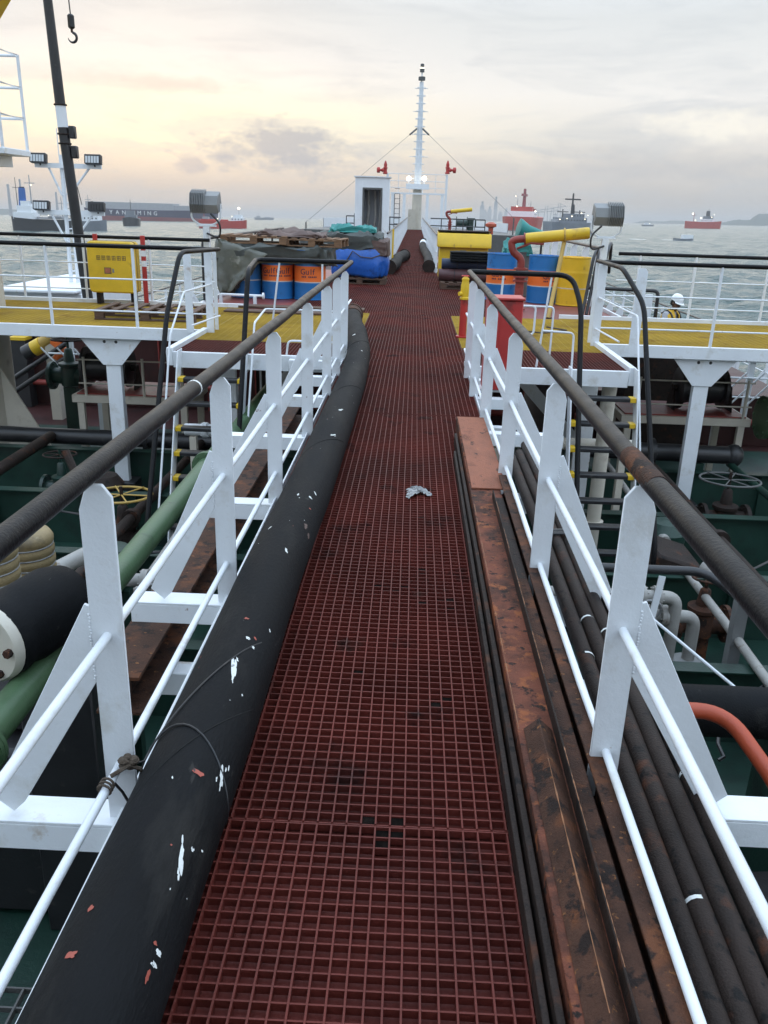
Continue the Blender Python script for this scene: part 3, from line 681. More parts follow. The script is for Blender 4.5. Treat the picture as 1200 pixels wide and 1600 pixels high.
def far_hose(x0, y0, x1, y1, r, label, band=False):
    t = T('hose_length', label, 'hose', (x0, y0, 0), 'short hose lengths on the far walkway')
    n = 14; pts = [V(x0+(x1-x0)*i/n+.05*math.sin(i*.5), y0+(y1-y0)*i/n, r+.003) for i in range(n+1)]
    MB().tube(pts, r, 18).build('hose_body', 'rubber', t)
    for i, s in ((0, 1), (n, -1)):
        d = (pts[1]-pts[0]).normalized()*s; MB().lathe(pts[i], [(r*.6, -.02), (r*1.2, -.02), (r*1.2, .03), (r*1.02, .035), (r*1.02, .25)], 20, d).build('end_flange', 'dark_steel', t)
    if band: MB().tube([pts[n-3], pts[n-1]], r+.006, 18).build('white_sleeve', 'white_far', t)
far_hose(-.66, 22.9, -.36, 29.5, .17, 'short black hose length beside the blue tarpaulin bundle')
far_hose(.42, 24.2, .40, 44, .15, 'black hose length with a white sleeve beside the yellow cabinet', True)

# ================================================================== RUSTY STEEL SECTIONS ON THE WALKWAY
g = 'steel sections laid along the walkway'
def sect(poly, y0, y1, mat, name, label, nseg=1, wob=.004):
    """section extruded along y with slight waviness"""
    k = len(poly); m = MB(); ys = [y0+(y1-y0)*i/12 for i in range(13)]; vs = []; sd = rnd.random()*50
    for y in ys: dx = wob*fbm(y*.35, sd); vs += [(px+dx, y, pz) for px, pz in poly]
    fs = [tuple(range(k)), tuple(reversed([12*k+i for i in range(k)]))]
    for i in range(12): fs += [(i*k+j, (i+1)*k+j, (i+1)*k+(j+1) % k, i*k+(j+1) % k) for j in range(k)]
    m.add(vs, fs); return one(m, name, mat, (poly[0][0], y0, 0), label, 'steel section', g, bevel=.002)
# flat bars on edge
sect([(.325, .002), (.341, .002), (.341, .062), (.325, .062)], -1, 5.55, 'dark_steel', 'flat_bar', 'outermost dark flat bar on edge, next to the litter on the grating')
sect([(.348, .002), (.366, .002), (.366, .085), (.348, .085)], -1, 5.95, 'dark_steel', 'flat_bar', 'taller dark flat bar on edge against the rust red channel')
# wide channel, web up, rust red
sect([(.376, .002), (.386, .002), (.386, .104), (.540, .104), (.540, .002), (.550, .002), (.550, .116), (.376, .116)], -1, 6.35, 'rust_red', 'steel_channel', 'wide rust red channel lying web up along the walkway')
# plate on top at the far end
sect([(.382, .118), (.585, .118), (.585, .128), (.382, .128)], 4.55, 6.30, 'rust_orange', 'steel_plate', 'short orange rusted plate on top of the far end of the channel')
# dark channel, web toward the rail, with lip
sect([(.553, .002), (.600, .002), (.600, .150), (.553, .150), (.553, .140), (.590, .140), (.590, .012), (.553, .012)], -1, 4.75, 'rust_brown', 'steel_channel', 'dark brown channel on edge against the rail posts')
sect([(.486, .1175), (.548, .1175), (.548, .1235), (.492, .1235), (.492, .168), (.486, .168)], -1, 4.4, 'dark_steel', 'angle_bar', 'thin dark angle bar with scraped orange edge lying on the channel', wob=.002)
sect([(.392, .118), (.436, .160), (.482, .118), (.476, .118), (.436, .152), (.398, .118)], -1, 2.20, 'rust_brown', 'angle_bar', 'brown angle bar lying ridge up with a pointed cut end')
sect([(.500, .1245), (.5445, .1245), (.5445, .132), (.500, .132)], -1, 3.3, 'rust_brown', 'flat_bar', 'brown flat bar lying in the thin angle bar', wob=.0)
for k, (y0, y1) in enumerate(((2.6, 2.85), (3.0, 3.35), (3.6, 3.8), (2.0, 2.2))):
    pass
# bright scraped edges where the stack has been dragged
for k, (y0, y1, x, z) in enumerate(((2.45, 2.75, .489, .1685), (2.95, 3.32, .489, .1685), (3.55, 3.8, .489, .1685), (1.3, 1.55, .489, .1685), (1.7, 2.05, .489, .1685), (4.0, 4.2, .489, .1685), (2.2, 3.0, .381, .1168), (3.3, 4.3, .381, .1168), (1.2, 2.0, .437, .1606))):
    m = MB(); n = 26; vs = []
    for i in range(n+1):
        y = y0+(y1-y0)*i/n; w = max(.0002, .0026*(fbm(i*1.3, k)+.35))
        vs += [(x-w, y, z), (x+w, y, z), (x+w, y, z-.004), (x-w, y, z-.004)]
    m.add(vs, [(4*i+j, 4*i+(j+1) % 4, 4*i+4+(j+1) % 4, 4*i+4+j) for i in range(n) for j in range(4)])
    par = next(o for o in bpy.data.objects if o.get('label') == ('thin dark angle bar with scraped orange edge lying on the channel' if x > .48 else 'wide rust red channel lying web up along the walkway' if x < .4 else 'brown angle bar lying ridge up with a pointed cut end'))
    m.build('scraped_edge', 'scraped', par)
# black pipes outside the railing
for k, (x, z, y1, lab) in enumerate(((.690, .015, 5.6, 'black pipe of the bundle closest to the rail posts'), (.757, .013, 5.72, 'second black pipe of the bundle outside the rail posts'), (.822, .015, 5.95, 'third black pipe of the bundle outside the rail posts'), (.888, .013, 5.45, 'outermost black pipe of the bundle, farthest from the walkway'))):
    pts = [(x+.010*fbm(y*.3, k*3.1)+(.045 if y > 4 else .045*max(0, y-1)/3)-.0, y, z) for y in [-1+.5*i for i in range(int((y1+1)/.5)+1)]+[y1]]
    m = MB(); m.tube(pts, .031, 14)
    o = one(m, 'steel_pipe', 'dark_steel', (x, -1, z), lab, 'pipe', 'black pipes in a bundle outside the railing')
    for q in range(3):
        y = rnd.uniform(1.6, 3.6); i = min(range(len(pts)), key=lambda e: abs(pts[e][1]-y))
        MB().tube([(pts[i][0], y, z), (pts[i][0], y+.012, z)], .0318, 14, False).build('paint_band', 'paint_white_splash', o) if q < 1+k % 2 else None
lm = MB()
for dy in (0, .02, .045, .06): lm.tube(bend([(.69, 4.05+dy, -.022), (.70, 4.05+dy, .052), (.96, 4.08+dy, .052), (.975, 4.08+dy, -.02), (.69, 4.05+dy, -.024)], .02), .006, 6)
one(lm, 'pipe_lashing', 'black_paint', (.8, 4.05, -.02), 'black wire lashing wound round the bundle of black pipes', 'lashing')
# left: rusty beam outside the rail, resting on the trestle beams
sect([(-1.235, -.380), (-1.045, -.380), (-1.045, -.364), (-1.13, -.364), (-1.13, -.216), (-1.045, -.216), (-1.045, -.200), (-1.235, -.200), (-1.235, -.216), (-1.15, -.216), (-1.15, -.364), (-1.235, -.364)], 2.9, 8.2, 'rust_brown', 'steel_beam', 'rusty brown beam lying outside the posts beside the black hose')

# litter: crumpled white plastic scrap
def litter():
    m = MB(); n, k = 26, 12; vs = []; p0 = pZ(642, 772, 0); 
    for i in range(n+1):
        for j in range(k+1):
            t, s = i/n, (j/k-.5); w = .060*(1-t)**.8*(1 if t < .55 else .8)+.010
            x = p0.x-.02+.135*t+.015*math.sin(j*2+t*5); y = p0.y-.02+s*w*2.4+.07*math.sin(t*3.2)+.012*fbm(i*.6, j*.5); z = .003+.016*abs(fbm(i*.9, j*1.3, 3))+.010*math.sin(t*math.pi)
            vs.append((x, y, z))
    m.add(vs, [(i*(k+1)+j, (i+1)*(k+1)+j, (i+1)*(k+1)+j+1, i*(k+1)+j+1) for i in range(n) for j in range(k)])
    o = one(m, 'plastic_scrap', 'white_plastic', (p0.x, p0.y, 0), 'crumpled scrap of white plastic lying on the red grating', 'litter')
litter()

# clotted dirt filling single cells of the grating
def grime():
    m = MB()
    nx = round((XR-XL-.024)/PIT); st = (XR-XL-.024)/nx
    spots = [(pZ(u, w, 0), n_, sp) for u, w, n_, sp in ((600, 915, 5, .07), (690, 940, 6, .08), (545, 1045, 1, .08), (680, 1095, 2, .06), (590, 1303, 5, .07), (700, 900, 3, .10), (600, 800, 3, .25))]
    for p, n_, sp in spots:
        for _ in range(n_):
            x, y = p.x+rnd.gauss(0, sp*.7), p.y+rnd.gauss(0, sp*.5)
            i = math.floor((x-XL-.012)/st); x = XL+.012+(i+.5)*st; ya = 1.886 if y > 1.88 else -1.594; yb = 6.854 if y > 1.88 else 1.874
            if not XL+.15 < x < .30: continue
            mm = round((yb-ya)/PIT); sy = (yb-ya)/mm; j = math.floor((y-ya)/sy); y = ya+(j+.5)*sy
            m.box(x-st/2+.002, x+st/2-.002, y-sy/2+.002, y+sy/2-.002, -.028, -.010-rnd.random()*.012)
    o = m.build('grating_dirt', 'black_grime', walk, smooth=False); o['kind'] = 'stuff'
grime()
# ================================================================== HAZE
def haze():
    mb = MB(); vs = []
    X, Y0, Y1 = 11000, -3000, 11500
    for dz in (-1.2, 62):
        for x, y in ((-X, Y0), (X, Y0), (X, Y1), (-X, Y1)): vs.append((x, y, sea_z(x, y)+dz))
    mb.add(vs, [(0, 3, 2, 1), (4, 5, 6, 7), (0, 1, 5, 4), (1, 2, 6, 5), (2, 3, 7, 6), (3, 0, 4, 7)])
    m = bpy.data.materials.new('haze'); m.use_nodes = True; N = m.node_tree.nodes; N.clear()
    o = N.new('ShaderNodeOutputMaterial'); p = N.new('ShaderNodeVolumePrincipled'); p.inputs['Color'].default_value = (.80, .80, .80, 1); p.inputs['Density'].default_value = .00021; p.inputs['Anisotropy'].default_value = 0.3
    m.node_tree.links.new(p.outputs[0], o.inputs['Volume']); MATS['haze'] = m
    h = mb.build('haze', 'haze', None, smooth=False); h['kind'] = 'stuff'
HAZE = True
if HAZE: haze()

# ================================================================== DRUMS, TARPAULINS AND STORES ON THE CENTRAL PLATFORM
def drum(loc, mats, label, text=True, group='oil drums', rz=0.0, h=.88, r=.288):
    """200-litre drum: three colour bands with rolling hoops and chimes"""
    x, y, z = loc; t = T('oil_drum', label, 'drum', loc, group)
    zs = [0, .31, .60, h]
    for k, (a, b) in enumerate(zip(zs[:-1], zs[1:])):
        prof = []
        n = 10
        for i in range(n+1):
            q = a+(b-a)*i/n; rr = r
            for hz in (.295, .585): rr += .011*math.exp(-((q-hz)/.014)**2)
            rr += .0022*math.sin(q*95) if .02 < q < h-.03 else 0
            prof.append((rr, q))
        if k == 0: prof = [(r*.96, 0), (r+.008, .004), (r+.008, .018), (r, .024)]+prof[1:]
        if k == 2: prof = prof[:-1]+[(r, h-.024), (r+.008, h-.018), (r+.008, h), (r-.006, h), (r-.01, h-.02), (.02, h-.018)]
        MB().lathe((x, y, z), prof, 32).build(('lower_band', 'label_band', 'upper_band')[k], mats[k], t)
    MB().lathe((x, y, z), [(r+.001, .308), (r+.004, .310), (r+.004, .324), (r+.001, .326)], 32).build('cream_line', 'cream_paint', t)
    for dx, dy, rr in ((.17, -.05, .03), (-.16, .08, .02)): MB().cyl((x+dx, y+dy, z+h-.022), (x+dx, y+dy, z+h-.004), rr, 12).build('bung', 'grey_paint', t)
    if text:
        for ang in ((-.35, .62) if text == 2 else (0.05,)):
            m = Matrix.Translation(V(x, y, z)-wl(t)) @ Matrix.Rotation(ang+rz, 4, 'Z') @ Matrix.Translation(V(0, -r-.003, .50)) @ Matrix.Rotation(R(90), 4, 'X')
            for ch, dx in (('G', -.115), ('u', -.03), ('l', .035), ('f', .08)):      # letters bent round the drum one by one
                a2 = dx/r; mm = Matrix.Translation(V(x, y, z)-wl(t)) @ Matrix.Rotation(ang+rz+a2, 4, 'Z') @ Matrix.Translation(V(0, -r-.003, .50)) @ Matrix.Rotation(R(90), 4, 'X')
                text_mesh(ch, .145, 'lettering', 'dark_blue_print', t, mm, .002)
            for q in range(9):
                a2 = (-.13+q*.032)/r; p = V(x, y, z)+Matrix.Rotation(ang+rz+a2, 3, 'Z') @ V(0, -r-.002, .415)
                if q not in (3,): MB().obox(p, (.02, .004, .026), (0, 0, ang+rz+a2)).build('small_print', 'dark_blue_print', t)
    return t
BOB = ('blue_drum', 'orange_drum', 'blue_drum')
dL1 = drum((-2.52, 15.95, 0), BOB, 'orange and blue drum under the grey tarpaulin, nearer the deck edge', 2)
dL2 = drum((-1.91, 15.92, 0), BOB, 'orange and blue drum under the grey tarpaulin, nearer the walkway', 1)
drum((-3.12, 16.0, 0), ('blue_drum',)*3, 'shaded blue drum in the dark under the olive sheet', 0)
drum((-2.22, 16.55, 0), BOB, 'blue topped drum standing behind the two lettered drums', 0)
drum((-2.82, 16.6, 0), BOB, 'drum standing behind the shaded blue drum under the tarpaulin', 0)
drum((2.50, 16.75, 0), BOB, 'orange and blue drum standing against the yellow drum', 1, rz=.35)
drum((1.72, 17.0, 0), BOB, 'orange and blue drum standing beside the rolled mats', 1, rz=-.3)
drum((2.12, 18.1, 0), ('dark_grey',)*3, 'dark drum standing behind the red monitor riser', 0)
drum((3.03, 16.45, 0), ('yellow_drum',)*3, 'yellow drum standing beside the yellow prop', 0)

def drape(name, mat, c, hx, hy, ztop, hem, folds=9, amp=.05, corner=.12, parent=None, label=None, cat='tarpaulin', seed=1, rough=.03, sag=.06, bulge=0.0, th=.006):
    """cloth over a box: crumpled top, folded sides, uneven hem (hem is a function of the angle and side)"""
    n, lv, tv = 132, 12, 9; m = MB(); vs = []
    def peri(t):
        a = 2*math.pi*t; ca, sa = math.cos(a), math.sin(a); e = .32
        return hx*math.copysign(abs(ca)**e, ca), hy*math.copysign(abs(sa)**e, sa)
    for l in range(tv):                               # top rings from the middle out
        f = (l+.02)/tv
        for j in range(n):
            px, py = peri(j/n); x, y = c[0]+px*f, c[1]+py*f
            z = ztop+rough*2.2*fbm(x*3.1, y*3.1, seed)+rough*fbm(x*9, y*9, seed+4)-sag*(1-f)**.5*.4-(sag*.6 if l == tv-1 else 0); vs.append((x, y, z))
    for l in range(lv+1):
        g_ = l/lv
        for j in range(n):
            t = j/n; px, py = peri(t); hz = hem(c[0]+px, c[1]+py); fold = math.sin(2*math.pi*t*folds+seed)+.6*math.sin(2*math.pi*t*folds*1.7+2+seed)
            out = .015+amp*fold*g_**.8*.6+.05*g_*fbm(t*18, g_*2.2, seed)+bulge*math.sin(g_*math.pi)
            k = math.hypot(px, py); nx, ny = px/k, py/k
            z0 = ztop-.03+rough*1.6*fbm((c[0]+px)*3.1, (c[1]+py)*3.1, seed)
            z = z0+(hz-z0)*g_+.02*fbm(t*24, g_*3, seed+2)
            vs.append((c[0]+px+nx*out, c[1]+py+ny*out, max(z, .008)))
    rows = tv+lv+1
    m.add(vs, [(i*n+j, i*n+(j+1) % n, (i+1)*n+(j+1) % n, (i+1)*n+j) for i in range(rows-1) for j in range(n)]+[tuple(range(n))])
    if parent: o = m.build(name, mat, parent, ang=80)
    else: o = one(m, name, mat, (c[0], c[1], 0), label, cat, ang=80)
    s_ = o.modifiers.new('thickness', 'SOLIDIFY'); s_.thickness = th
    return o
def hemL(x, y):
    # high over the two lettered drums, low at the deck-edge side
    if y < 16.2:
        if x < -2.85: return .50-.95*(-2.85-x) if x > -3.3 else .08
        return .64+.03*math.sin(x*9)
    return .55
drape('grey_tarpaulin', 'grey_tarp', (-2.48, 16.3), .95, .72, .92, hemL, 11, .085, rough=.05, label='grey tarpaulin thrown over the drums under the wooden pallets', seed=3)
# stiff olive sheet hanging at the deck-edge corner
def sheet():
    m = MB(); vs = []; n, k = 16, 12
    top = [V(-3.60, 15.75, 1.05), V(-2.62, 15.5, .80)]; bot = [V(-3.45, 15.45, .05), V(-3.30, 15.42, .12)]
    for i in range(n+1):
        for j in range(k+1):
            s_, t_ = i/n, j/k; p = (top[0]*(1-s_)+top[1]*s_)*(1-t_)+(bot[0]*(1-s_)+bot[1]*s_)*t_
            p += V(0, -.07*math.sin(s_*7+t_*2)*t_-.05*abs(fbm(s_*4, t_*4, 8)), .03*fbm(s_*5, t_*3, 2)); p.x -= .10*math.sin(t_*3)*(1-s_); vs.append(p)
    m.add(vs, [(i*(k+1)+j, (i+1)*(k+1)+j, (i+1)*(k+1)+j+1, i*(k+1)+j+1) for i in range(n) for j in range(k)])
    o = one(m, 'olive_sheet', 'olive_sheet', (-3.4, 15.5, .05), 'stiff olive plastic sheet hanging off the corner of the drum stack', 'sheet', ang=30)
    o.modifiers.new('thickness', 'SOLIDIFY').thickness = .004
sheet()
def pallet(c, w, d, rz, label, mat='wood', nb=7):
    t = T('wooden_pallet', label, 'pallet', c, 'wooden pallets'); x, y, z = c
    for yy in (-d/2+.05, 0, d/2-.05):
        for xx in (-w/2+.07, 0, w/2-.07): MB().box(x+xx-.065, x+xx+.065, y+yy-.045, y+yy+.045, z+.0225, z+.1015).build('block', mat, t, bevel=.003)
        MB().box(x-w/2, x+w/2, y+yy-.05, y+yy+.05, z, z+.022).build('bottom_board', mat, t, bevel=.003)
        MB().box(x-w/2, x+w/2, y+yy-.05, y+yy+.05, z+.102, z+.124).build('stringer_board', mat, t, bevel=.003)
    for i in range(nb):
        xx = -w/2+.05+(w-.1)*i/(nb-1); MB().box(x+xx-.048, x+xx+.048, y-d/2, y+d/2, z+.1245, z+.146).build('top_board', mat, t, bevel=.003)
    t.rotation_euler = (0, 0, rz); return t
pallet((-2.95, 16.25, .955), 1.2, 1.0, .05, 'weathered pallet on top of the tarpaulin at the deck-edge side')
pallet((-1.85, 16.35, .93), 1.1, 1.0, -.06, 'weathered pallet on top of the tarpaulin next to the walkway')
pallet((-3.85, 12.55, .002), 1.45, 1.0, .04, 'brown pallet lying on the yellow platform in front of the yellow box', 'wood_dark')
drape('brown_tarpaulin', 'brown_tarp', (-2.3, 16.4), .62, .35, 1.17, lambda x, y: 1.09, 5, .03, label='folded brown tarpaulin on top of the wooden pallets', seed=9, rough=.05)
# bundle under the blue tarpaulin
pallet((-1.22, 20.05, .002), 1.2, 1.1, 0, 'pallet under the blue tarpaulin bundle', 'wood_dark')
drape('blue_tarpaulin_bundle', 'blue_tarp', (-1.22, 20.05), .58, .52, .78, lambda x, y: .16+.03*math.sin(x*8), 7, .05, label='bundle wrapped in blue tarpaulin on a pallet beside the walkway', cat='bundle', seed=5, rough=.05, bulge=.06)
drape('grey_cover', 'grey_tarp', (-1.45, 20.1), .72, .55, 1.08, lambda x, y: .70+.10*math.sin(x*5), 7, .06, label='loose grey cover thrown over the blue bundle', seed=11, rough=.06)
drape('brown_cover', 'brown_tarp', (-.80, 19.95), .22, .42, .99, lambda x, y: .62, 4, .05, label='brown folded cover hanging over the walkway end of the blue bundle', seed=12, rough=.05)
drape('teal_cover', 'teal_tarp', (-1.42, 20.2), .52, .30, 1.22, lambda x, y: 1.10, 5, .03, label='teal folded cover lying on top of the grey cover', seed=14, rough=.06)
rm = MB(); rm.tube([(-1.62, 19.5, .15), (-1.55, 19.44, .45), (-1.38, 19.46, .72), (-1.2, 19.42, .60), (-.95, 19.45, .58), (-.72, 19.5, .66)], .012, 6)
one(rm, 'tie_rope', 'rope', (-1.2, 19.45, .15), 'thin rope tied round the blue tarpaulin bundle', 'rope')

# yellow cabinet with sloping lid, rolls and mats
def cabinet():
    t = T('yellow_cabinet', 'yellow steel cabinet with sloping lid standing beside the walkway', 'cabinet', (1.15, 21.4, 0))
    MB().box(.60, 1.78, 21.1, 21.75, .10, .84).build('body', 'yellow_paint', t, bevel=.01)
    MB().prism([(20.99, .80), (20.99, .88), (21.14, 1.12), (21.78, 1.16), (21.82, .80)], 'yz', .55, 1.84).build('lid', 'yellow_paint', t, bevel=.012)
    for x in (.95, 1.35): MB().box(x-.01, x+.01, 20.982, 21.0, .80, .885).build('lid_seam', 'ochre', t)
    MB().box(.56, 1.83, 21.2, 21.8, 1.163, 1.185).build('hinge_bar', 'dark_steel', t)
    for x in (.66, 1.70): MB().box(x, x+.08, 21.15, 21.7, -.005, .10).build('foot', 'dark_steel', t)
    MB().box(1.1, 1.25, 21.085, 21.1, .66, .74).build('latch', 'grey_paint', t)
cabinet()
pallet((1.20, 19.35, .002), 1.2, .9, 0, 'dark pallet under the rolled mats', 'wood_dark')
def roll(y, z, r, x0, x1, mat, label, k):
    m = MB(); pts = [(x0+(x1-x0)*i/8, y+.012*fbm(i, k), z+.008*fbm(i, k+5)) for i in range(9)]; m.tube(pts, [r*(1+.05*fbm(i*.9, k+2)) for i in range(9)], 20)
    t = one(m, 'rolled_mat', mat, (x0, y, z-r), label, 'rolled mat', 'rolled and folded mats')
    for xx in (.3, .7): MB().ring((x0+(x1-x0)*xx, y, z), r*1.03, .008, (1, 0, 0), 18, 6).build('tie', 'black_paint', t)
roll(19.3, .152+.13, .13, .56, 1.72, 'plum_roll', 'plum brown rolled mat, lowest on the dark pallet', 1)
roll(19.38, .152+.26+.105, .115, .62, 1.75, 'navy_roll', 'dark blue rolled mat lying on the plum brown roll', 2)
for k in range(4):
    m = MB(); n = 12; vs = []
    for i in range(n+1):
        for j in range(5): vs.append((.80+.95*i/n+.015*fbm(i*.4, k), 19.1+.14*j, .632+.052*k+.012*fbm(i*.7, j*.7, k)+.03*(1 if i in (0, n) else 0)*-.3))
    m.add(vs, [(i*5+j, (i+1)*5+j, (i+1)*5+j+1, i*5+j+1) for i in range(n) for j in range(4)])
    o = one(m, 'folded_mat', 'rubber', (1.2, 19.4, .64+.055*k), ('lowest', 'second', 'third', 'topmost')[k]+' black folded rubber mat on the dark blue roll', 'mat', 'rolled and folded mats')
    o.modifiers.new('thickness', 'SOLIDIFY').thickness = .045

# fire monitor with yellow barrel on a prop
def monitor(o, s=1.0, label='', prop=True, group='fire monitors'):
    x, y, z = o; t = T('fire_monitor', label, 'fire monitor', o, group)
    m = MB(); m.tube([(x, y, z), (x, y, z+.52*s)], .075*s, 16); m.build('riser', 'dark_red_paint', t)
    for zz in (.02, .50, .57, .70): MB().lathe((x, y, z+zz*s), [(.08*s, 0), (.125*s, 0), (.125*s, .03*s), (.08*s, .03*s)], 20).build('flange', 'dark_red_paint', t)
    MB().tube([(x, y, z+.52*s), (x, y, z+.74*s)], .085*s, 16).build('swivel', 'dark_red_paint', t)
    p = bend([(x, y, z+.70*s), (x, y, z+.88*s), (x-.17*s, y, z+1.0*s), (x-.20*s, y, z+1.16*s), (x-.12*s, y-.03*s, z+1.20*s), (x+.06*s, y-.055*s, z+1.22*s)], .12*s, 6)
    MB().tube(p, .062*s, 14).build('elbow', 'dark_red_paint', t)
    a = V(x+.02*s, y-.05*s, z+1.215*s); b = V(x+1.08*s, y-.20*s, z+1.345*s)
    MB().tube([a, a+(b-a)*.03, a+(b-a)*.97, b], [.082*s, .092*s, .095*s, .085*s], 20).build('barrel', 'yellow_paint', t)
    MB().ring(a+(b-a)*.0, .088*s, .014*s, b-a, 20, 8).build('collar', 'dark_red_paint', t)
    MB().tube([(x-.1*s, y-.02, z+1.05*s), (x+.12*s, y-.12*s, z+1.15*s), (x+.34*s, y-.12*s, z+1.14*s)], .02*s, 8).build('lever', 'dark_red_paint', t)
    if prop:
        q = a+(b-a)*.62; f = V(x+.40, y-.95, z+.0)
        MB().tube([f, q-V(0, 0, .11)], .036, 10).build('prop', 'ochre', t); MB().obox(f+V(0, 0, .006), (.12, .12, .012)).build('prop_foot', 'dark_steel', t)
        MB().ring(q, .105, .015, b-a, 18, 8).build('saddle', 'ochre', t)
    else: MB().tube([(x, y, DZ+.002), (x, y, z)], .09, 12).build('stand_pipe', 'dark_red_paint', t)
    return t
monitor((1.86, 15.1, -.004), 1.0, 'red fire monitor with a yellow barrel resting on a yellow prop')
monitor((1.75, 45, .40), 1.0, 'distant red fire monitor with yellow barrel on the foredeck', False)
# teal horn shaped cover lying on the drums
m = MB(); m.lathe(pY(812, 357, 17.6), [(.16, -.03), (.19, -.02), (.18, .02), (.11, .18), (.08, .4), (.055, .68)], 24, (1, .15, -.22))
one(m, 'teal_horn', 'teal_tarp', pY(812, 357, 17.6)-V(0, 0, .1), 'teal horn shaped canvas cover lying across the drum tops', 'cover')
drape('teal_heap', 'teal_tarp', (2.12, 18.1), .27, .22, 1.02, lambda x, y: .80, 4, .05, label='small heap of teal canvas on the drum behind the monitor', seed=21, rough=.09)
# hydrant beside the ladder head
t = T('fire_hydrant', 'red hydrant post with a yellow valve cap beside the yellow grating', 'hydrant', (.70, 11.55, -.004))
MB().tube([(.70, 11.55, 0), (.70, 11.55, .50)], .05, 14).build('post', 'red_paint', t)
MB().lathe((.70, 11.55, 0), [(.05, 0), (.09, 0), (.09, .02), (.05, .02)], 16).build('foot_flange', 'red_paint', t)
MB().lathe((.70, 11.55, .50), [(.045, 0), (.065, .005), (.065, .03), (.052, .04), (.058, .10), (.055, .2), (.045, .24), (.052, .27), (.025, .30)], 18).build('valve', 'yellow_paint', t)
MB().tube([(.70, 11.55, .58), (.62, 11.5, .58)], .028, 12).build('outlet', 'yellow_paint', t)
MB().ring((.70, 11.55, .81), .05, .008, (0, 0, 1), 18, 6).build('handwheel', 'red_paint', t)
# red hose box hung outside the railing
t = T('fire_hose_box', 'red fire hose box hung outside the white rail posts', 'hose box', (.9, 7.9, .02))
a, b = .70, 1.02
MB().box(a, b, 7.85, 8.15, .03, .86).build('body', 'red_paint', t, bevel=.008)
MB().box(a-.012, b+.012, 7.83, 8.17, .861, .885).build('lid', 'red_paint', t, bevel=.006)
MB().box(a+.03, a+.11, 7.835, 7.85, .1, .82).build('door_edge', 'red_paint', t)
MB().box(b-.06, b-.04, 7.825, 7.85, .42, .50).build('handle', 'grey_paint', t)
MB().box(.62, b, 7.9, 8.1, .0, .029).build('shelf', 'white_paint', t)
# white doorway housing beside the walkway
t = T('doorway_housing', 'white upright doorway housing with dark open doorway beside the walkway', 'housing', (-1.25, 26, DZ))
x0, x1, zt = -1.80, -.80, 2.48; y0, y1 = 26.0, 26.6
o0, o1, z0, z1 = x0+.22, x1-.20, .72, 2.2
MB().box(x0, o0, y0, y0+.03, DZ+.002, zt).build('front_panel', 'white_far', t, bevel=.004); MB().box(o1, x1, y0, y0+.03, DZ+.002, zt).build('front_panel', 'white_far', t, bevel=.004)
MB().box(o0, o1, y0, y0+.03, z1, zt).build('lintel', 'white_far', t); MB().box(o0, o1, y0, y0+.03, DZ+.002, z0).build('sill_panel', 'white_far', t)
for x in (x0, x1-.03): MB().box(x, x+.03, y0+.032, y1, DZ+.002, zt).build('side_panel', 'white_far', t)
MB().box(x0, x1, y1, y1+.03, DZ+.002, zt).build('back_panel', 'ship_grey', t); MB().box(x0-.04, x1+.04, y0-.04, y1+.05, zt+.002, zt+.03).build('roof', 'white_far', t)
for s0, s1, s2, s3 in ((o0, o0+.05, z0, z1), (o1-.05, o1, z0, z1), (o0+.05, o1-.05, z1-.05, z1)): MB().box(s0, s1, y0-.012, y0-.002, s2, s3).build('coaming', 'dark_grey', t)
for x, z in ((-1.45, 1.9), (-1.25, 1.7), (-1.1, 1.95)): MB().tube([(x, y1-.2, zt-.05), (x+.05, y1-.22, z-.3), (x-.02, y1-.2, .9)], .035, 8).build('hanging_gear', 'grey_pipe', t)
t = one(MB().box(-1.75, -.78, 21.9, 22.3, .9, .96).box(-1.70, -1.66, 22.05, 22.15, -.005, .9).box(-.86, -.82, 22.05, 22.15, -.005, .9), 'black_bench', 'black_paint', (-1.3, 22.1, 0), 'dark trestle table beside the white doorway housing', 'table', bevel=.01)
MB().obox((-.62, 24.9, .62), (.05, .02, .95)).build('yellow_strip', 'yellow_paint', None)
o = bpy.data.objects['yellow_strip']; tag(o, 'yellow strip fixed to the first distant rail post', 'strip')

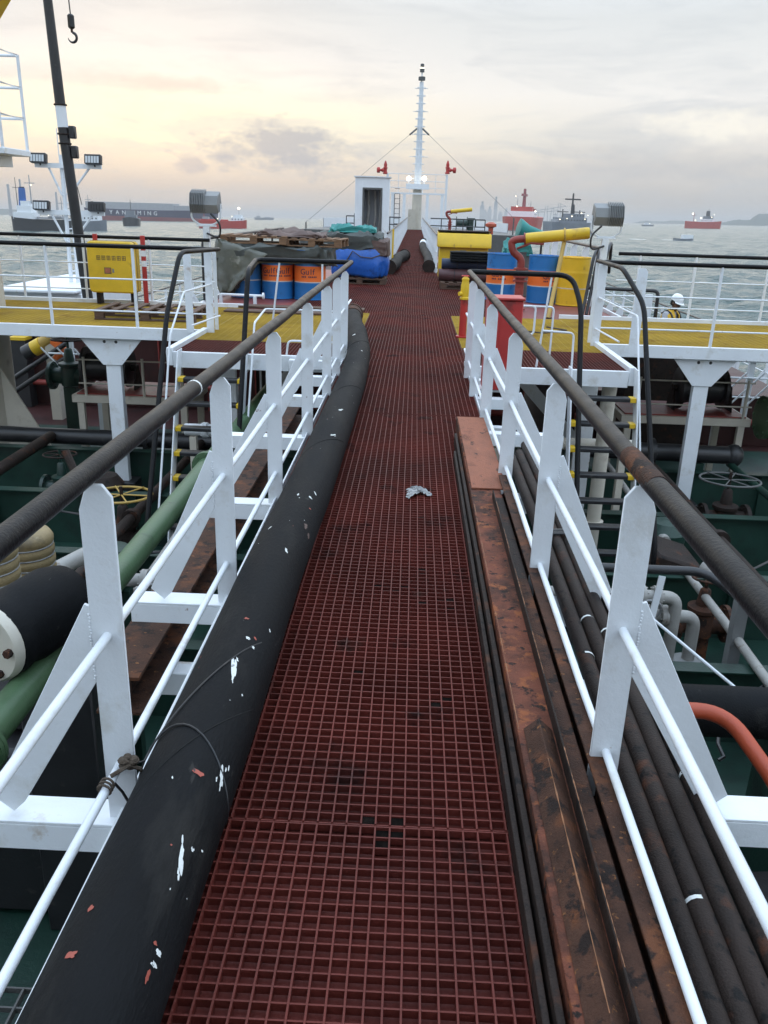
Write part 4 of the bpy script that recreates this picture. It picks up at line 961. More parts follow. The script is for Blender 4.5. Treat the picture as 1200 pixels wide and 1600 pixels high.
# ================================================================== ON THE YELLOW PLATFORM
def life_box():
    t = T('life_saving_box', 'yellow rounded cabinet with dark lettering on the platform rail', 'cabinet', (-4.9, 14.0, .02))
    x0, x1, y0, y1, z0, z1 = -5.27, -4.50, 13.82, 14.10, .20, 1.0; r = .07
    def rr(x0, x1, z0, z1, r, n=5):
        out = []
        for cx, cz, a0 in ((x1-r, z0+r, -90), (x1-r, z1-r, 0), (x0+r, z1-r, 90), (x0+r, z0+r, 180)):
            out += [(cx+r*math.cos(R(a0+90*i/n)), cz+r*math.sin(R(a0+90*i/n))) for i in range(n+1)]
        return out
    MB().prism(rr(x0, x1, z0, z1, r), 'xz', y0+.13, y1).build('back_shell', 'yellow_paint', t, bevel=.012)
    MB().prism(rr(x0-.008, x1+.008, z0-.008, z1+.008, r), 'xz', y0+.112, y0+.128).build('seam', 'ochre', t, bevel=.003)
    MB().prism(rr(x0, x1, z0, z1, r), 'xz', y0, y0+.11).build('door', 'yellow_paint', t, bevel=.02)
    for x in (x0+.1, x1-.1): MB().box(x-.03, x+.03, y0+.1, y1-.02, .012, z0-.01).build('foot', 'dark_steel', t)
    for k in range(6):                       # worn block lettering, too faded to read
        cx = x0+.16+k*.083; m = MB()
        for q in range(3): m.box(cx, cx+.058, y0-.003, y0-.0005, .715+q*.028, .724+q*.028)
        for q in (0, .022, .05): m.box(cx+q, cx+q+.008, y0-.0045, y0-.0031, .712, .784)
        m.build('faded_lettering', 'faded_print', t, smooth=False)
    MB().box(x0+.27, x0+.385, y0-.003, y0-.0005, .50, .60).build('emblem_frame', 'faded_print', t); MB().box(x0+.285, x0+.37, y0-.0065, y0-.0035, .512, .588).build('emblem', 'faded_red', t)
    MB().box(x0+.40, x0+.43, y0-.003, y0-.0005, .52, .58).build('small_print', 'grey_paint', t)
life_box()
for k, (x, lab) in enumerate(((-4.40, 'red post with white bands on the open side of the yellow box'), (-5.22, 'red post half hidden behind the yellow box'))):
    t = T('banded_post', lab, 'post', (x, 14.05 if k == 0 else 14.12, .02), 'red banded posts'); y = 14.0 if k == 0 else 14.12
    MB().box(x-.035, x+.035, y-.02, y+.02, .02, 1.10).build('post', 'red_paint', t, bevel=.004)
    for z in (.62, .78): MB().box(x-.037, x+.037, y-.022, y+.022, z, z+.09).build('white_band', 'white_paint', t)
def floodlight(x, y, zb, sx, label):
    """heavy cast floodlight with cooling fins on a post, seen from behind"""
    t = T('floodlight', label, 'floodlight', (x, y, zb), 'grey floodlights on posts')
    MB().box(x-.05, x+.05, y-.05, y+.05, zb, 1.26).build('post', 'white_paint', t, bevel=.006)
    MB().prism([(x-.2, zb+.01), (x+.2, zb+.01), (x+.06, zb+.18), (x-.06, zb+.18)], 'xz', y-.06, y-.05).build('foot_plate', 'white_paint', t)
    MB().box(x-.16, x+.16, y-.04, y+.04, 1.262, 1.285).build('yoke_base', 'white_paint', t, bevel=.003)
    cx, cz = x+sx*.0, 1.62
    body = MB(); c, s_ = math.cos(R(14)), math.sin(R(14))
    def P(u, v, w): yy, zz = v*c-w*s_, v*s_+w*c; return (cx+u, y+.02+yy, cz+zz)
    prof = [(-.18, -.15), (-.20, .02), (-.10, .17), (.16, .20), (.20, -.16)]
    vs = [P(u, a, b) for u in (-.225, .225) for a, b in [(a*.82, b*.82) for a, b in prof]]; k = len(prof)
    body.add(vs, [tuple(range(k)), tuple(reversed(range(k, 2*k)))]+[(i, i+k, (i+1) % k+k, (i+1) % k) for i in range(k)]); b = body.build('housing', 'grey_paint', t, bevel=.012)
    for q in range(9):
        u = -sx*(.0+.22*q/8); f = MB(); f.add([P(u-.005, -.185, -.12), P(u-.005, -.20, .03), P(u-.005, -.11, .185), P(u-.005, .10, .20), P(u+.005, -.185, -.12), P(u+.005, -.20, .03), P(u+.005, -.11, .185), P(u+.005, .10, .20)],
                                                [(0, 1, 2, 3), (7, 6, 5, 4), (0, 4, 5, 1), (1, 5, 6, 2), (2, 6, 7, 3), (3, 7, 4, 0)]); f.build('cooling_fin', 'grey_paint', b, smooth=False)
    g_ = MB(); g_.add([P(-.21, .168, -.12), P(.21, .168, -.12), P(.21, .143, .15), P(-.21, .143, .15)], [(0, 1, 2, 3)]); g_.build('glass', 'lamp_glass', b)
    MB().tube(bend([P(-.24, 0, 0), (x-.24, y, 1.38), (x-.12, y, 1.29), (x+.12, y, 1.29), (x+.24, y, 1.38), P(.24, 0, 0)], .06), .016, 8).build('yoke', 'white_paint', t)
    MB().tube(bend([P(.1*sx, -.16, -.12), (x+sx*.26, y-.12, 1.32), (x+sx*.24, y-.10, 1.08), (x+sx*.02, y-.075, 1.16)], .12), .016, 8).build('cable', 'black_paint', t)
floodlight(-3.42, 14.3, -.2, 1, 'grey finned floodlight on a white post near the wooden pallets')
floodlight(3.08, 14.3, -.2, -1, 'grey finned floodlight on a white post near the yellow prop')
# black hoses and guard rails at the right edge of the central platform
t = T('hanging_hoses', 'black hoses hanging over the platform edge beside the yellow drum', 'hoses', (3.3, 15.0, 0))
for k in range(4):
    x = 3.10+.07*k
    MB().tube(bend([(x+.25, 15.9, .35+.1*k), (x+.1, 15.3, 1.12+.04*k), (x-.05, 14.9, .98), (x-.14, 14.75, .3), (x-.2, 14.6, .03)], .25, 6), .028, 10).build('hose', 'black_paint', t)
t = T('platform_edge_guard', 'black pipe guard with white plates along the platform edge behind the yellow drum', 'railing', (3.4, 17, 0))
for y in (16.3, 17.6, 18.9, 20.2, 21.5, 22.8):
    MB().prism([(3.36, -.02), (3.50, -.02), (3.50, 1.0), (3.43, 1.05), (3.36, .95)], 'xz', y, y+.014).build('plate_post', 'white_paint', t)
MB().tube(bend([(3.43, 15.9, 0), (3.43, 15.9, 1.06), (3.43, 23.8, 1.06), (3.43, 23.8, 0)], .2), .03, 10).build('top_rail', 'black_paint', t)
MB().tube([(3.43, 15.9, .55), (3.43, 23.8, .55)], .014, 8).build('rod', 'white_paint', t)
t = T('platform_edge_guard', 'black pipe guard along the platform edge beside the tarpaulin covered drums', 'railing', (-3.55, 17, 0))
for y in (14.9, 17.2, 19.5, 21.8): MB().tube([(-3.57, y, -.02), (-3.57, y, 1.03)], .026, 8).build('post', 'black_paint', t)
MB().tube(bend([(-3.57, 14.6, 0), (-3.57, 14.6, 1.06), (-3.57, 23.8, 1.06), (-3.57, 23.8, 0)], .2), .03, 10).build('top_rail', 'black_paint', t)
for z in (.35, .7): MB().tube([(-3.57, 14.6, z), (-3.57, 23.8, z)], .018, 8).build('rod', 'black_paint', t)
m = MB(); m.tube([(-3.3, 14.62, .16), (-2.55, 14.55, .16)], .022, 8); m.lathe((-2.55, 14.55, .16), [(.03, -.02), (.055, -.015), (.055, .015), (.03, .02)], 14, (1, 0, 0)); m.box(-3.32, -3.27, 14.58, 14.66, -.006, .15); m.box(-2.72, -2.67, 14.52, 14.6, -.006, .15)
one(m, 'pipe_stub', 'white_paint', (-3, 14.6, 0), 'white pipe stub with rusty cap at the foot of the drum stack', 'pipe')
one(MB().box(-3.0, -.9, 13.45, 13.75, .002, .03).box(-2.9, -.8, 14.12, 14.42, .002, .035), 'loose_planks', 'wood_dark', (-2, 13.9, 0), 'dark planks lying on the yellow grating before the drums', 'planks', bevel=.004)
one(MB().tube([(2.05, 12.9, .01), (2.3, 12.6, .01), (1.9, 12.2, .01), (1.6, 12.35, .01)], .012, 6), 'rope_end', 'rope', (2, 12.5, 0), 'dark rope end lying on the yellow grating below the prop', 'rope')
one(MB().box(-6.30, -6.02, 11.22, 11.30, .62, 1.02).box(-6.2, -6.12, 11.24, 11.29, .012, .62), 'junction_box', 'grey_paint', (-6.15, 11.26, .012), 'grey electrical box on a stand at the platform rail by the crane', 'electrical box', bevel=.008)

# ================================================================== DECK MACHINERY BELOW THE PLATFORMS (built on both sides, not quite alike)
def bolts(mb, c, axis, Rr, n=8, r=.014, h=.03):
    ax = V(axis).normalized(); a = ax.cross(V(0, 0, 1)); a = a.normalized() if a.length > .05 else V(1, 0, 0); b = ax.cross(a)
    for k in range(n):
        p = V(c)+(a*math.cos(2*math.pi*k/n)+b*math.sin(2*math.pi*k/n))*Rr; mb.cyl(p-ax*h, p+ax*h, r, 6)
def flanged(t, pts, r, mat, fl=(), name='pipe', fr=1.55, rad=.25, n=16):
    q = bend(pts, rad, 7); MB().tube(q, r, n).build(name, mat, t)
    for p, ax in fl:
        m = MB(); m.lathe(p, [(r, -.03), (r*fr, -.028), (r*fr, -.004), (r*fr*.98, -.003), (r*fr*.98, .003), (r*fr, .004), (r*fr, .028), (r, .03)], 22, ax); bolts(m, p, ax, r*fr*.84, 8, r*.12, .045); m.build('flange', mat, t)
def valve(x, y, z, s, mat, label, wheel=.28, hub='dark_steel'):
    """gate valve: flanged body on a foot, bonnet, spindle and handwheel"""
    t = T('gate_valve', label, 'valve', (x, y, DZ), 'gate valves on deck')
    MB().box(x-.12*s, x+.12*s, y-.1*s, y+.1*s, DZ+.002, z-.2*s).build('foot', mat, t)
    MB().tube([(x-.34*s, y, z), (x+.34*s, y, z)], .15*s, 18).build('body', mat, t)
    for k in (-1, 1):
        m = MB(); m.lathe((x+k*.34*s, y, z), [(.15*s, -.03*s), (.26*s, -.03*s), (.26*s, .03*s), (.12*s, .03*s)], 22, (1, 0, 0)); bolts(m, (x+k*.34*s, y, z), (1, 0, 0), .21*s, 8, .018*s, .05*s); m.build('flange', mat, t)
    MB().lathe((x, y, z), [(.17*s, -.17*s), (.19*s, 0), (.16*s, .17*s), (.20*s, .2*s), (.20*s, .25*s), (.10*s, .28*s), (.07*s, .5*s), (.05*s, .52*s), (.025*s, .53*s), (.025*s, .8*s)], 20).build('bonnet', mat, t)
    m = MB(); c = (x, y, z+.68*s); m.ring(c, wheel*s, .018*s, (0, .05, 1), 26, 8)
    for k in range(3): a = k*math.pi/3; m.tube([(x-wheel*s*math.cos(a), y-wheel*s*math.sin(a), z+.68*s), (x+wheel*s*math.cos(a), y+wheel*s*math.sin(a), z+.68*s)], .011*s, 6)
    m.build('handwheel', hub, t)
    return t
def stand(sx, x0, x1, y, label):
    """light frame stand with top rails, carrying a black hose reel"""
    t = T('drip_tray_stand', label, 'stand', ((x0+x1)/2, y, DZ), 'white framed stands under the platforms')
    for x in (x0, x1):
        for yy in (y, y+1.0): MB().box(x-.05, x+.05, yy-.04, yy+.04, DZ+.002, -1.32).build('leg', 'cream_paint', t, bevel=.004)
    MB().box(x0-.12, x1+.12, y-.06, y+1.06, -1.318, -1.20).build('frame', 'cream_paint', t, bevel=.006); MB().box(x0-.06, x1+.06, y, y+1.0, -1.198, -1.18).build('tray', 'dark_red_paint', t)
    for x in (x0+.1, (x0+x1)/2+.2, x1): MB().tube([(x, y-.03, -1.2), (x, y-.03, -.62)], .022, 8).build('rail_post', 'cream_paint', t)
    for z in (-1.02, -.66): MB().tube([(x0, y-.03, z), (x1+.1, y-.03, z)], .012, 8).build('rail', 'cream_paint', t)
def reel(x, y, z, label):
    t = T('hose_reel', label, 'reel', (x, y, -1.18), 'black hose reels on the stands')
    MB().lathe((x-.38, y, z), [(.30, 0), (.32, .01), (.32, .05), (.22, .06), (.235, .12), (.22, .18), (.235, .24), (.22, .30), (.235, .36), (.22, .44), (.235, .5), (.22, .66), (.30, .67), (.30, .72), (.05, .73)], 26, (1, 0, 0)).build('drum', 'black_paint', t)
    MB().tube([(x-.46, y, z), (x+.46, y, z)], .05, 12).build('axle', 'dark_steel', t)
    for k in (-1, 1): MB().prism([(y-.2, -1.178), (y+.2, -1.178), (y+.05, z+.05), (y-.05, z+.05)], 'yz', x+k*.43, x+k*.45).build('cheek', 'dark_steel', t)
stand(-1, -5.05, -3.45, 12.5, 'cream framed stand under the yellow box side of the platform'); reel(-4.75, 13.0, -.86, 'black reel on the stand beside the cream column')
stand(1, 3.35, 5.05, 12.5, 'cream framed stand under the worker side of the platform'); reel(4.55, 13.0, -.86, 'black reel on the stand beside the bright green valve')
valve(-6.05, 14.6, -1.35, .95, 'green_deck', 'dark green valve beside the cream column')
valve(5.75, 12.4, -1.15, 1.25, 'green_pipe', 'bright green valve beside the reel under the platform')
valve(4.15, 10.3, -2.05, .8, 'dark_steel', 'dark valve with a wide handwheel near the foot of the white pillar', .46, 'dark_grey')
valve(-3.2, 8.8, -2.05, .8, 'dark_steel', 'dark valve with a wide handwheel behind the green pipe', .42, 'ochre')
valve(-4.6, 10.5, -2.05, .7, 'green_deck', 'small dark green valve below the cream gusset', .3)
def pump_house(x0, x1, y0, y1, z1, label):
    t = T('pump_house', label, 'deckhouse', ((x0+x1)/2, (y0+y1)/2, DZ), 'red trunks on the main deck')
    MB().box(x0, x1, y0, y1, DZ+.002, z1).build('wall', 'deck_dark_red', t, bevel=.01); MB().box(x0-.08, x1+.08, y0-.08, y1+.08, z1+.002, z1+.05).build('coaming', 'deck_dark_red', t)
    n = 5
    for k in range(n+1):
        x = x0+(x1-x0)*k/n; MB().box(x-.012, x+.012, y0-.09, y0-.002, DZ+.002, z1-.01).build('stiffener', 'dark_red_paint', t)
    MB().tube([(x0+.2, y0-.15, DZ+.5), (x1-.2, y0-.15, DZ+.5)], .06, 10).build('pipe', 'dark_red_paint', t)
pump_house(-8.2, -3.2, 17.2, 22, -1.0, 'red steel pump house on the main deck on the crane side'); pump_house(3.0, 7.2, 15.9, 22, -1.55, 'red steel pump house on the main deck on the worker side')
pump_house(-2.6, 2.2, 15.9, 23, -.75, 'red steel pump house under the central platform')
# white inclined stairs and small frames seen under the platform
def stairs(x0, x1, y, z0, z1, label):
    t = T('inclined_stairs', label, 'stairs', (x0, y, DZ), 'small white stairs under the platforms')
    for yy in (y, y+.6):
        MB().bar((x0, yy, z0), (x1, yy, z1), .02, .2, (0, 0, 1)).build('string', 'white_paint', t)
        MB().tube([(x0, yy, z0+.9), (x1, yy, z1+.9)], .02, 8).build('handrail', 'white_paint', t)
        for f in (.0, .5, 1): p = V(x0, yy, z0)*(1-f)+V(x1, yy, z1)*f; MB().tube([p, p+V(0, 0, .9)], .018, 6).build('baluster', 'white_paint', t)
    for k in range(7):
        f = (k+.5)/7; x, z = x0+(x1-x0)*f, z0+(z1-z0)*f; MB().box(x-.1, x+.1, y+.02, y+.58, z-.012, z+.012).build('step', 'grey_paint', t)
stairs(3.2, 2.0, 14.6, DZ+.1, -1.15, 'white stairs beside the red pump house under the platform on the worker side')
stairs(-3.2, -2.1, 14.7, DZ+.1, -1.15, 'white stairs beside the red pump house under the platform on the crane side')
def frame_rack(x, y, label, sx=1):
    t = T('pipe_rack', label, 'rack', (x, y, DZ), 'white pipe racks under the platforms')
    for dx in (0, .42, .9):
        MB().box(x+sx*dx-.05, x+sx*dx+.05, y-.04, y+.04, DZ+.002, -.25).build('upright', 'white_far', t, smooth=False)
    for z in (-.38, -.75, -1.05, -1.4):
        MB().tube([(x-sx*.15, y-.06, z), (x+sx*1.3, y-.06, z)], .018, 6).build('rail', 'white_far', t); MB().tube([(x-sx*.15, y-.06, z), (x+sx*.25, y-.6, z+.05)], .014, 6).build('arm', 'white_far', t)
    MB().box(x+sx*.12, x+sx*.36, y-.12, y-.06, -1.05, -.55).build('cabinet', 'grey_paint', t, bevel=.006)
    for k in range(3): MB().tube([(x+sx*(.2+.3*k), y-.3, -1.5), (x+sx*(.7+.3*k), y-.35, -.9)], .016, 6).build('diagonal', 'white_far', t)
frame_rack(5.25, 15.2, 'white rack of pipes and rails under the platform on the worker side'); frame_rack(-5.35, 15.2, 'white rack of pipes and rails under the platform on the crane side', -1)
t = T('black_pipe_line', 'black blanked pipe lying low under the platform near the handwheel valve', 'pipe', (4, 11.9, DZ))
flanged(t, [(2.4, 12.0, -1.62), (4.75, 11.9, -1.62)], .13, 'black_paint', [((3.6, 11.95, -1.62), (1, 0, 0))]); MB().ball((4.78, 11.9, -1.62), .14, .17, .17, 16).build('dome_end', 'black_paint', t)
for x in (2.9, 4.3): MB().box(x-.06, x+.06, 11.85, 12.05, DZ+.002, -1.75).build('saddle', 'green_deck', t)
t = T('black_pipe_line', 'black pipe on saddles under the platform near the cream column', 'pipe', (-4, 12.0, DZ))
flanged(t, [(-6.4, 12.05, -1.75), (-2.5, 12.0, -1.75)], .12, 'black_paint', [((-3.9, 12.02, -1.75), (1, 0, 0))])
for x in (-5.6, -3.1): MB().box(x-.06, x+.06, 11.93, 12.13, DZ+.002, -1.86).build('saddle', 'green_deck', t)
# white cross pipes behind the ladders and the upright white pipe
for sx, lab in ((-1, 'white cross pipe behind the ladder by the green pipe'), (1, 'cream cross pipe behind the ladder by the striped drums')):
    t = T('cross_pipe', lab, 'pipe', (sx*2, 9.9, DZ), 'pale cross pipes behind the ladders')
    flanged(t, [(sx*.95, 9.95, -1.02), (sx*2.75, 9.95, -1.02)], .075, 'cream_paint' if sx > 0 else 'white_paint', [((sx*1.5, 9.95, -1.02), (1, 0, 0)), ((sx*2.5, 9.95, -1.02), (1, 0, 0))], fr=1.3)
    for x in (1.1, 2.65): MB().box(sx*x-.04, sx*x+.04, 9.9, 10.0, DZ+.002, -1.1).build('support', 'cream_paint', t)
MB().tube([(2.42, 9.75, DZ), (2.42, 9.75, -.18)], .09, 14)
one(MB().tube([(2.30, 9.55, DZ), (2.30, 9.55, -.2)], .085, 14).lathe((2.30, 9.55, -1.9), [(.085, 0), (.12, 0), (.12, .04), (.085, .04)], 16), 'upright_pipe', 'cream_paint', (2.3, 9.55, DZ), 'white upright pipe standing behind the ladder treads', 'pipe')

# left: green delivery pipe, black pump end, pale bellows
t = T('green_pipe_line', 'long green pipe with a flanged valve running beside the walkway', 'pipe', (-1.85, 6, DZ))
flanged(t, [(-1.86, 2.95, -.70), (-1.85, 11.0, -.68)], .085, 'green_pipe', [((-1.86, 3.05, -.70), (0, 1, 0)), ((-1.86, 7.4, -.69), (0, 1, 0))], fr=1.6)
MB().lathe((-1.88, 2.6, -.70), [(.10, -.40), (.17, -.36), (.20, -.18), (.20, .1), (.16, .22), (.13, .30)], 22, (0, 1, 0)).build('valve_body', 'green_pipe', t)
MB().tube([(-1.88, 2.6, -.6), (-1.88, 2.6, -.35)], .09, 16).build('valve_bonnet', 'green_pipe', t)
for y in (4.9, 8.3): MB().box(-1.93, -1.77, y-.04, y+.04, DZ+.002, -.78).build('support', 'green_deck', t)
MB().box(-1.96, -1.80, 2.4, 2.7, DZ+.002, -.9).build('support', 'green_deck', t)
t = T('black_pump', 'black pump casing with a big bolted pale flange beside the green pipe', 'pump', (-2.6, 3.6, DZ))
p = pY(20, 1000, 3.6)
MB().lathe((p.x-.1, 3.55, p.z), [(.05, -.02), (.19, -.02), (.205, 0), (.205, .03), (.16, .032)], 30, (.35, 1, 0)).build('flange_face', 'cream_paint', t)
for k in range(6):
    ax = V(.35, 1, 0).normalized(); a = ax.cross(V(0, 0, 1)); c = V(p.x-.1, 3.54, p.z)+(a*math.cos(k*math.pi/3)+V(0, 0, 1)*math.sin(k*math.pi/3))*.155
    MB().cyl(c-ax*.04, c+ax*.04, .022, 6).build('bolt', 'rust_brown', t)
MB().lathe((p.x-.08, 3.58, p.z), [(.20, 0), (.205, .05), (.19, .10), (.21, .18), (.21, .42), (.18, .52), (.08, .56)], 26, (.35, 1, .05)).build('casing', 'rubber', t)
MB().obox((p.x+.1, 4.0, (p.z-.2+DZ)/2), (.4, .5, p.z-.2-DZ)).build('pedestal', 'black_paint', t, bevel=.01)
MB().tube([(p.x+.26, 4.1, p.z+.05), (p.x+.18, 4.3, p.z+.45), (p.x+.02, 4.4, p.z+.75)], .022, 8).build('lever', 'dark_steel', t)
def bellows(p, label, r=.17, n=7):
    t = T('bellows_vent', label, 'vent', (p.x, p.y, DZ), 'pale ribbed vents'); prof = [(r*.7, -.02)]
    h = .075
    for k in range(n): prof += [(r, k*h), (r*1.06, k*h+h*.3), (r*1.06, k*h+h*.7), (r, k*h+h*.95)]
    prof += [(r*.9, n*h+.02), (r*.5, n*h+.04)]
    MB().lathe(p, prof, 26).build('ribbed_cover', 'beige_rubber', t)
    for k in range(n): MB().ring((p.x, p.y, p.z+k*h), r*1.01, .006, (0, 0, 1), 26, 6).build('hoop', 'white_plastic', t)
    MB().tube([(p.x, p.y, DZ+.002), (p.x, p.y, p.z)], r*.6, 16).build('trunk', 'grey_paint', t)
bellows(pY(52, 930, 5.3)+V(0, 0, -.05), 'pale ribbed vent cover beside the grey pipes'); bellows(pY(-6, 960, 4.7)+V(0, 0, -.05), 'tan ribbed vent cover in front of the pale one')
def small_pipes(sx, label, y=6.6):
    t = T('small_bore_pipes', label, 'pipes', (sx*2.4, y, DZ), 'grey small bore pipes across the deck')
    for k, z in enumerate((-1.42, -1.62)):
        flanged(t, [(sx*1.2, y+.05*k, z), (sx*(2.35+.2*k), y+.05*k, z), (sx*(2.35+.2*k), y+.05*k, DZ+.002)], .055, 'grey_pipe', [((sx*(2.05+.1*k), y+.05*k, z), (1, 0, 0)), ((sx*(2.18+.1*k), y+.05*k, z), (1, 0, 0))], fr=1.7, rad=.1)
    MB().tube([(sx*3.1, y-.5, -1.35), (sx*2.7, y+.4, -1.30)], .07, 14).build('branch', 'grey_pipe', t); MB().box(sx*2.88-.05, sx*2.88+.05, y-.1, y, DZ+.002, -1.38).build('support', 'grey_paint', t)
    for x in (1.35, 1.9): MB().box(sx*x-.03, sx*x+.03, y-.02, y+.1, DZ+.002, -1.68).build('support', 'grey_paint', t)
    MB().lathe((sx*2.55, y+.05, DZ+.002), [(.14, 0), (.14, .45), (.10, .47)], 18).build('pot', 'grey_paint', t)
    MB().ring((sx*2.1, y-.1, -1.5), .1, .012, (0, 1, .2), 18, 6).build('handwheel', 'white_plastic', t)
small_pipes(-1, 'grey small bore pipes beside the pale ribbed vents', 6.4); small_pipes(1, 'grey small bore pipes below the rusted rail sleeve', 6.5)
# right: guard frame, orange bend, black lines
t = T('guard_frame', 'black bent pipe guard with a white rod below the railing', 'guard', (2.3, 5.2, DZ))
MB().tube(bend([(1.3, 5.75, -.85), (2.25, 5.75, -.85), (2.95, 4.8, -1.15), (2.95, 4.75, DZ)], .12), .035, 12).build('pipe', 'black_paint', t)
MB().box(1.27, 1.33, 5.72, 5.78, DZ+.002, -.86).build('post', 'black_paint', t)
MB().bar((1.93, 5.7, -.88), (1.72, 5.55, DZ+.002), .05, .012, (0, 1, 0)).build('flat_post', 'white_paint', t)
MB().tube([(1.87, 5.68, -1.2), (2.55, 4.9, -1.55)], .012, 8).build('rod', 'white_paint', t)
t = T('orange_pipe', 'orange pipe bending down beyond the black pipe bundle', 'pipe', (1.6, 4.1, DZ))
flanged(t, [(.9, 4.12, -1.0), (1.86, 4.1, -1.0), (2.08, 3.7, -1.25), (2.1, 3.2, -2.0), (2.1, 3.2, DZ+.002)], .045, 'orange_paint', (), rad=.16)
t = T('black_main_line', 'thick black pipe crossing under the walkway beside the orange pipe', 'pipe', (2, 4.5, DZ))
flanged(t, [(-.9, 4.5, -1.25), (6.5, 4.5, -1.25)], .16, 'rubber', [((3.6, 4.5, -1.25), (1, 0, 0))], fr=1.4)
for x in (.2, 2.4, 5): MB().box(x-.08, x+.08, 4.4, 4.6, DZ+.002, -1.4).build('saddle', 'green_deck', t)
t = T('black_tank', 'black rounded tank lying on deck under the pipe bundle', 'tank', (1.6, 3.0, DZ))
MB().lathe((1.0, 2.95, -1.75), [(.02, 0), (.25, .04), (.40, .16), (.45, .3), (.45, 1.1), (.40, 1.24), (.25, 1.36), (.02, 1.4)], 28, (1, .1, 0)).build('shell', 'rubber', t)
for x in (1.3, 2.0): MB().box(x-.05, x+.05, 2.7, 3.2, DZ+.002, -2.1).build('saddle', 'green_deck', t)
valve(1.35, 1.6, -1.75, .9, 'dark_steel', 'dark valve standing under the near white outrigger', .2)
valve(2.9, 7.3, -2.05, .7, 'rust_brown', 'rusty valve on deck below the near handrail', .2, 'rust_brown')
one(MB().prism([(2.0, DZ+.003), (2.9, DZ+.003), (3.1, -1.75), (2.6, -1.6)], 'xz', 7.9, 8.6), 'deck_bitts', 'dark_steel', (2.5, 8.2, DZ), 'dark sloping casting on the deck near the handwheel', 'casting', bevel=.03)
for k, (x, y) in enumerate(((-3.0, 1.6), (-2.3, 4.2))):
    m = MB(); m.obox((x, y, -1.9), (.9, .7, 1.18)); m.box(x-.3, x+.3, y-.2, y+.2, -1.3, -1.1)
    one(m, 'black_gearbox', 'black_paint', (x, y, DZ), ('black gearbox housing under the near white outrigger', 'black gearbox housing under the rusty beam')[k], 'gearbox', 'black gear housings', bevel=.04)
m = MB(); grating(m, -1.7, -.95, .6, 2.3, -1.2, .008, .03, .08, 'y', .08); one(m, 'lower_grating', 'dark_grey', (-1.3, 1.4, -1.2), 'dark grating step seen below the hose lashing', 'grating', smooth=False)

# ================================================================== CRANE SIDE: COLUMN, YELLOW BOOM, HOOK
def crane():
    t = T('deck_crane', 'cream crane column with gusset, white service platform and yellow boom', 'crane', (-7.35, 13.2, DZ))
    x, y = -6.98, 13.0
    MB().lathe((x, y, DZ+.002), [(.66, 0), (.66, .05), (.62, .06), (.62, 5.9), (.8, 5.95), (.8, 6.1)], 36).build('column', 'cream_paint', t)
    MB().prism([(x+.55, DZ+.003), (x+1.42, DZ+.003), (x+1.40, DZ+.10), (x+.55, -.85)], 'xz', y-.22, y-.19).build('gusset', 'cream_paint', t)
    c = pY(48, 236, 12.4)
    MB().box(x-1.2, c.x, 11.6, 12.4, c.z-.08, c.z).build('service_platform', 'white_paint', t, bevel=.008); MB().box(x-1.2, c.x-.25, 11.7, 12.35, c.z-.22, c.z-.082).build('platform_beam', 'white_paint', t)
    for xx, yy in ((c.x-.03, 11.63), (c.x-.03, 12.37), (c.x-1.1, 11.63), (c.x-1.1, 12.37)): MB().tube([(xx, yy, c.z), (xx, yy, c.z+1.18)], .022, 8).build('stanchion', 'white_paint', t)
    for z in (.40, .78, 1.17): MB().tube([(x-1, 11.63, c.z+z), (c.x-.03, 11.63, c.z+z), (c.x-.03, 12.37, c.z+z), (x-1, 12.37, c.z+z)], .018, 8).build('platform_rail', 'white_paint', t)
    MB().box(x-.7, x+.5, y-.8, y+.6, DZ+6.1, DZ+7.3).build('slewing_house', 'yellow_paint', t, bevel=.03)
    a, b = pY(-95, 175, 14.0), pY(128, -215, 14.0)
    MB().bar((a.x-.25, 14.0, a.z), (b.x-.25, 14.0, b.z), .42, .36, (0, 1, 0)).build('boom', 'yellow_paint', t, bevel=.012)
    tip = V(b.x-.05, 14.0, b.z-.1); h = pY(110, 22, 14.0)
    MB().lathe(tip+V(0, -.24, 0), [(.10, 0), (.22, .01), (.18, .05), (.22, .09), (.1, .1)], 20, (0, 1, 0)).build('sheave', 'dark_steel', t)
    k = T('crane_hook', 'dark hook block hanging on a thin wire from the yellow crane boom', 'hook', (h.x, 14.0, pY(112, 62, 14.0).z))
    MB().tube([(h.x, 13.8, tip.z), (h.x, 14.0, h.z)], .010, 6).build('wire', 'wire', k)
    z0 = pY(112, 45, 14.0).z
    MB().tube([(h.x, 14, h.z), (h.x, 14, h.z-.02), (h.x, 14, z0+.02), (h.x, 14, z0)], [.03, .05, .05, .03], 12).build('block', 'black_paint', k)
    MB().tube([(h.x, 14, z0+.03), (h.x, 14, z0-.05)], .018, 8).build('shank', 'dark_steel', k)
    zc = z0-.115
    MB().tube([(h.x+.065*math.sin(a_), 14, zc+.065*math.cos(a_)) for a_ in [R(10+i*15) for i in range(18)]], [.020]*10+[.018, .017, .015, .013, .011, .009, .007, .004], 8).build('hook', 'black_paint', k)
crane()
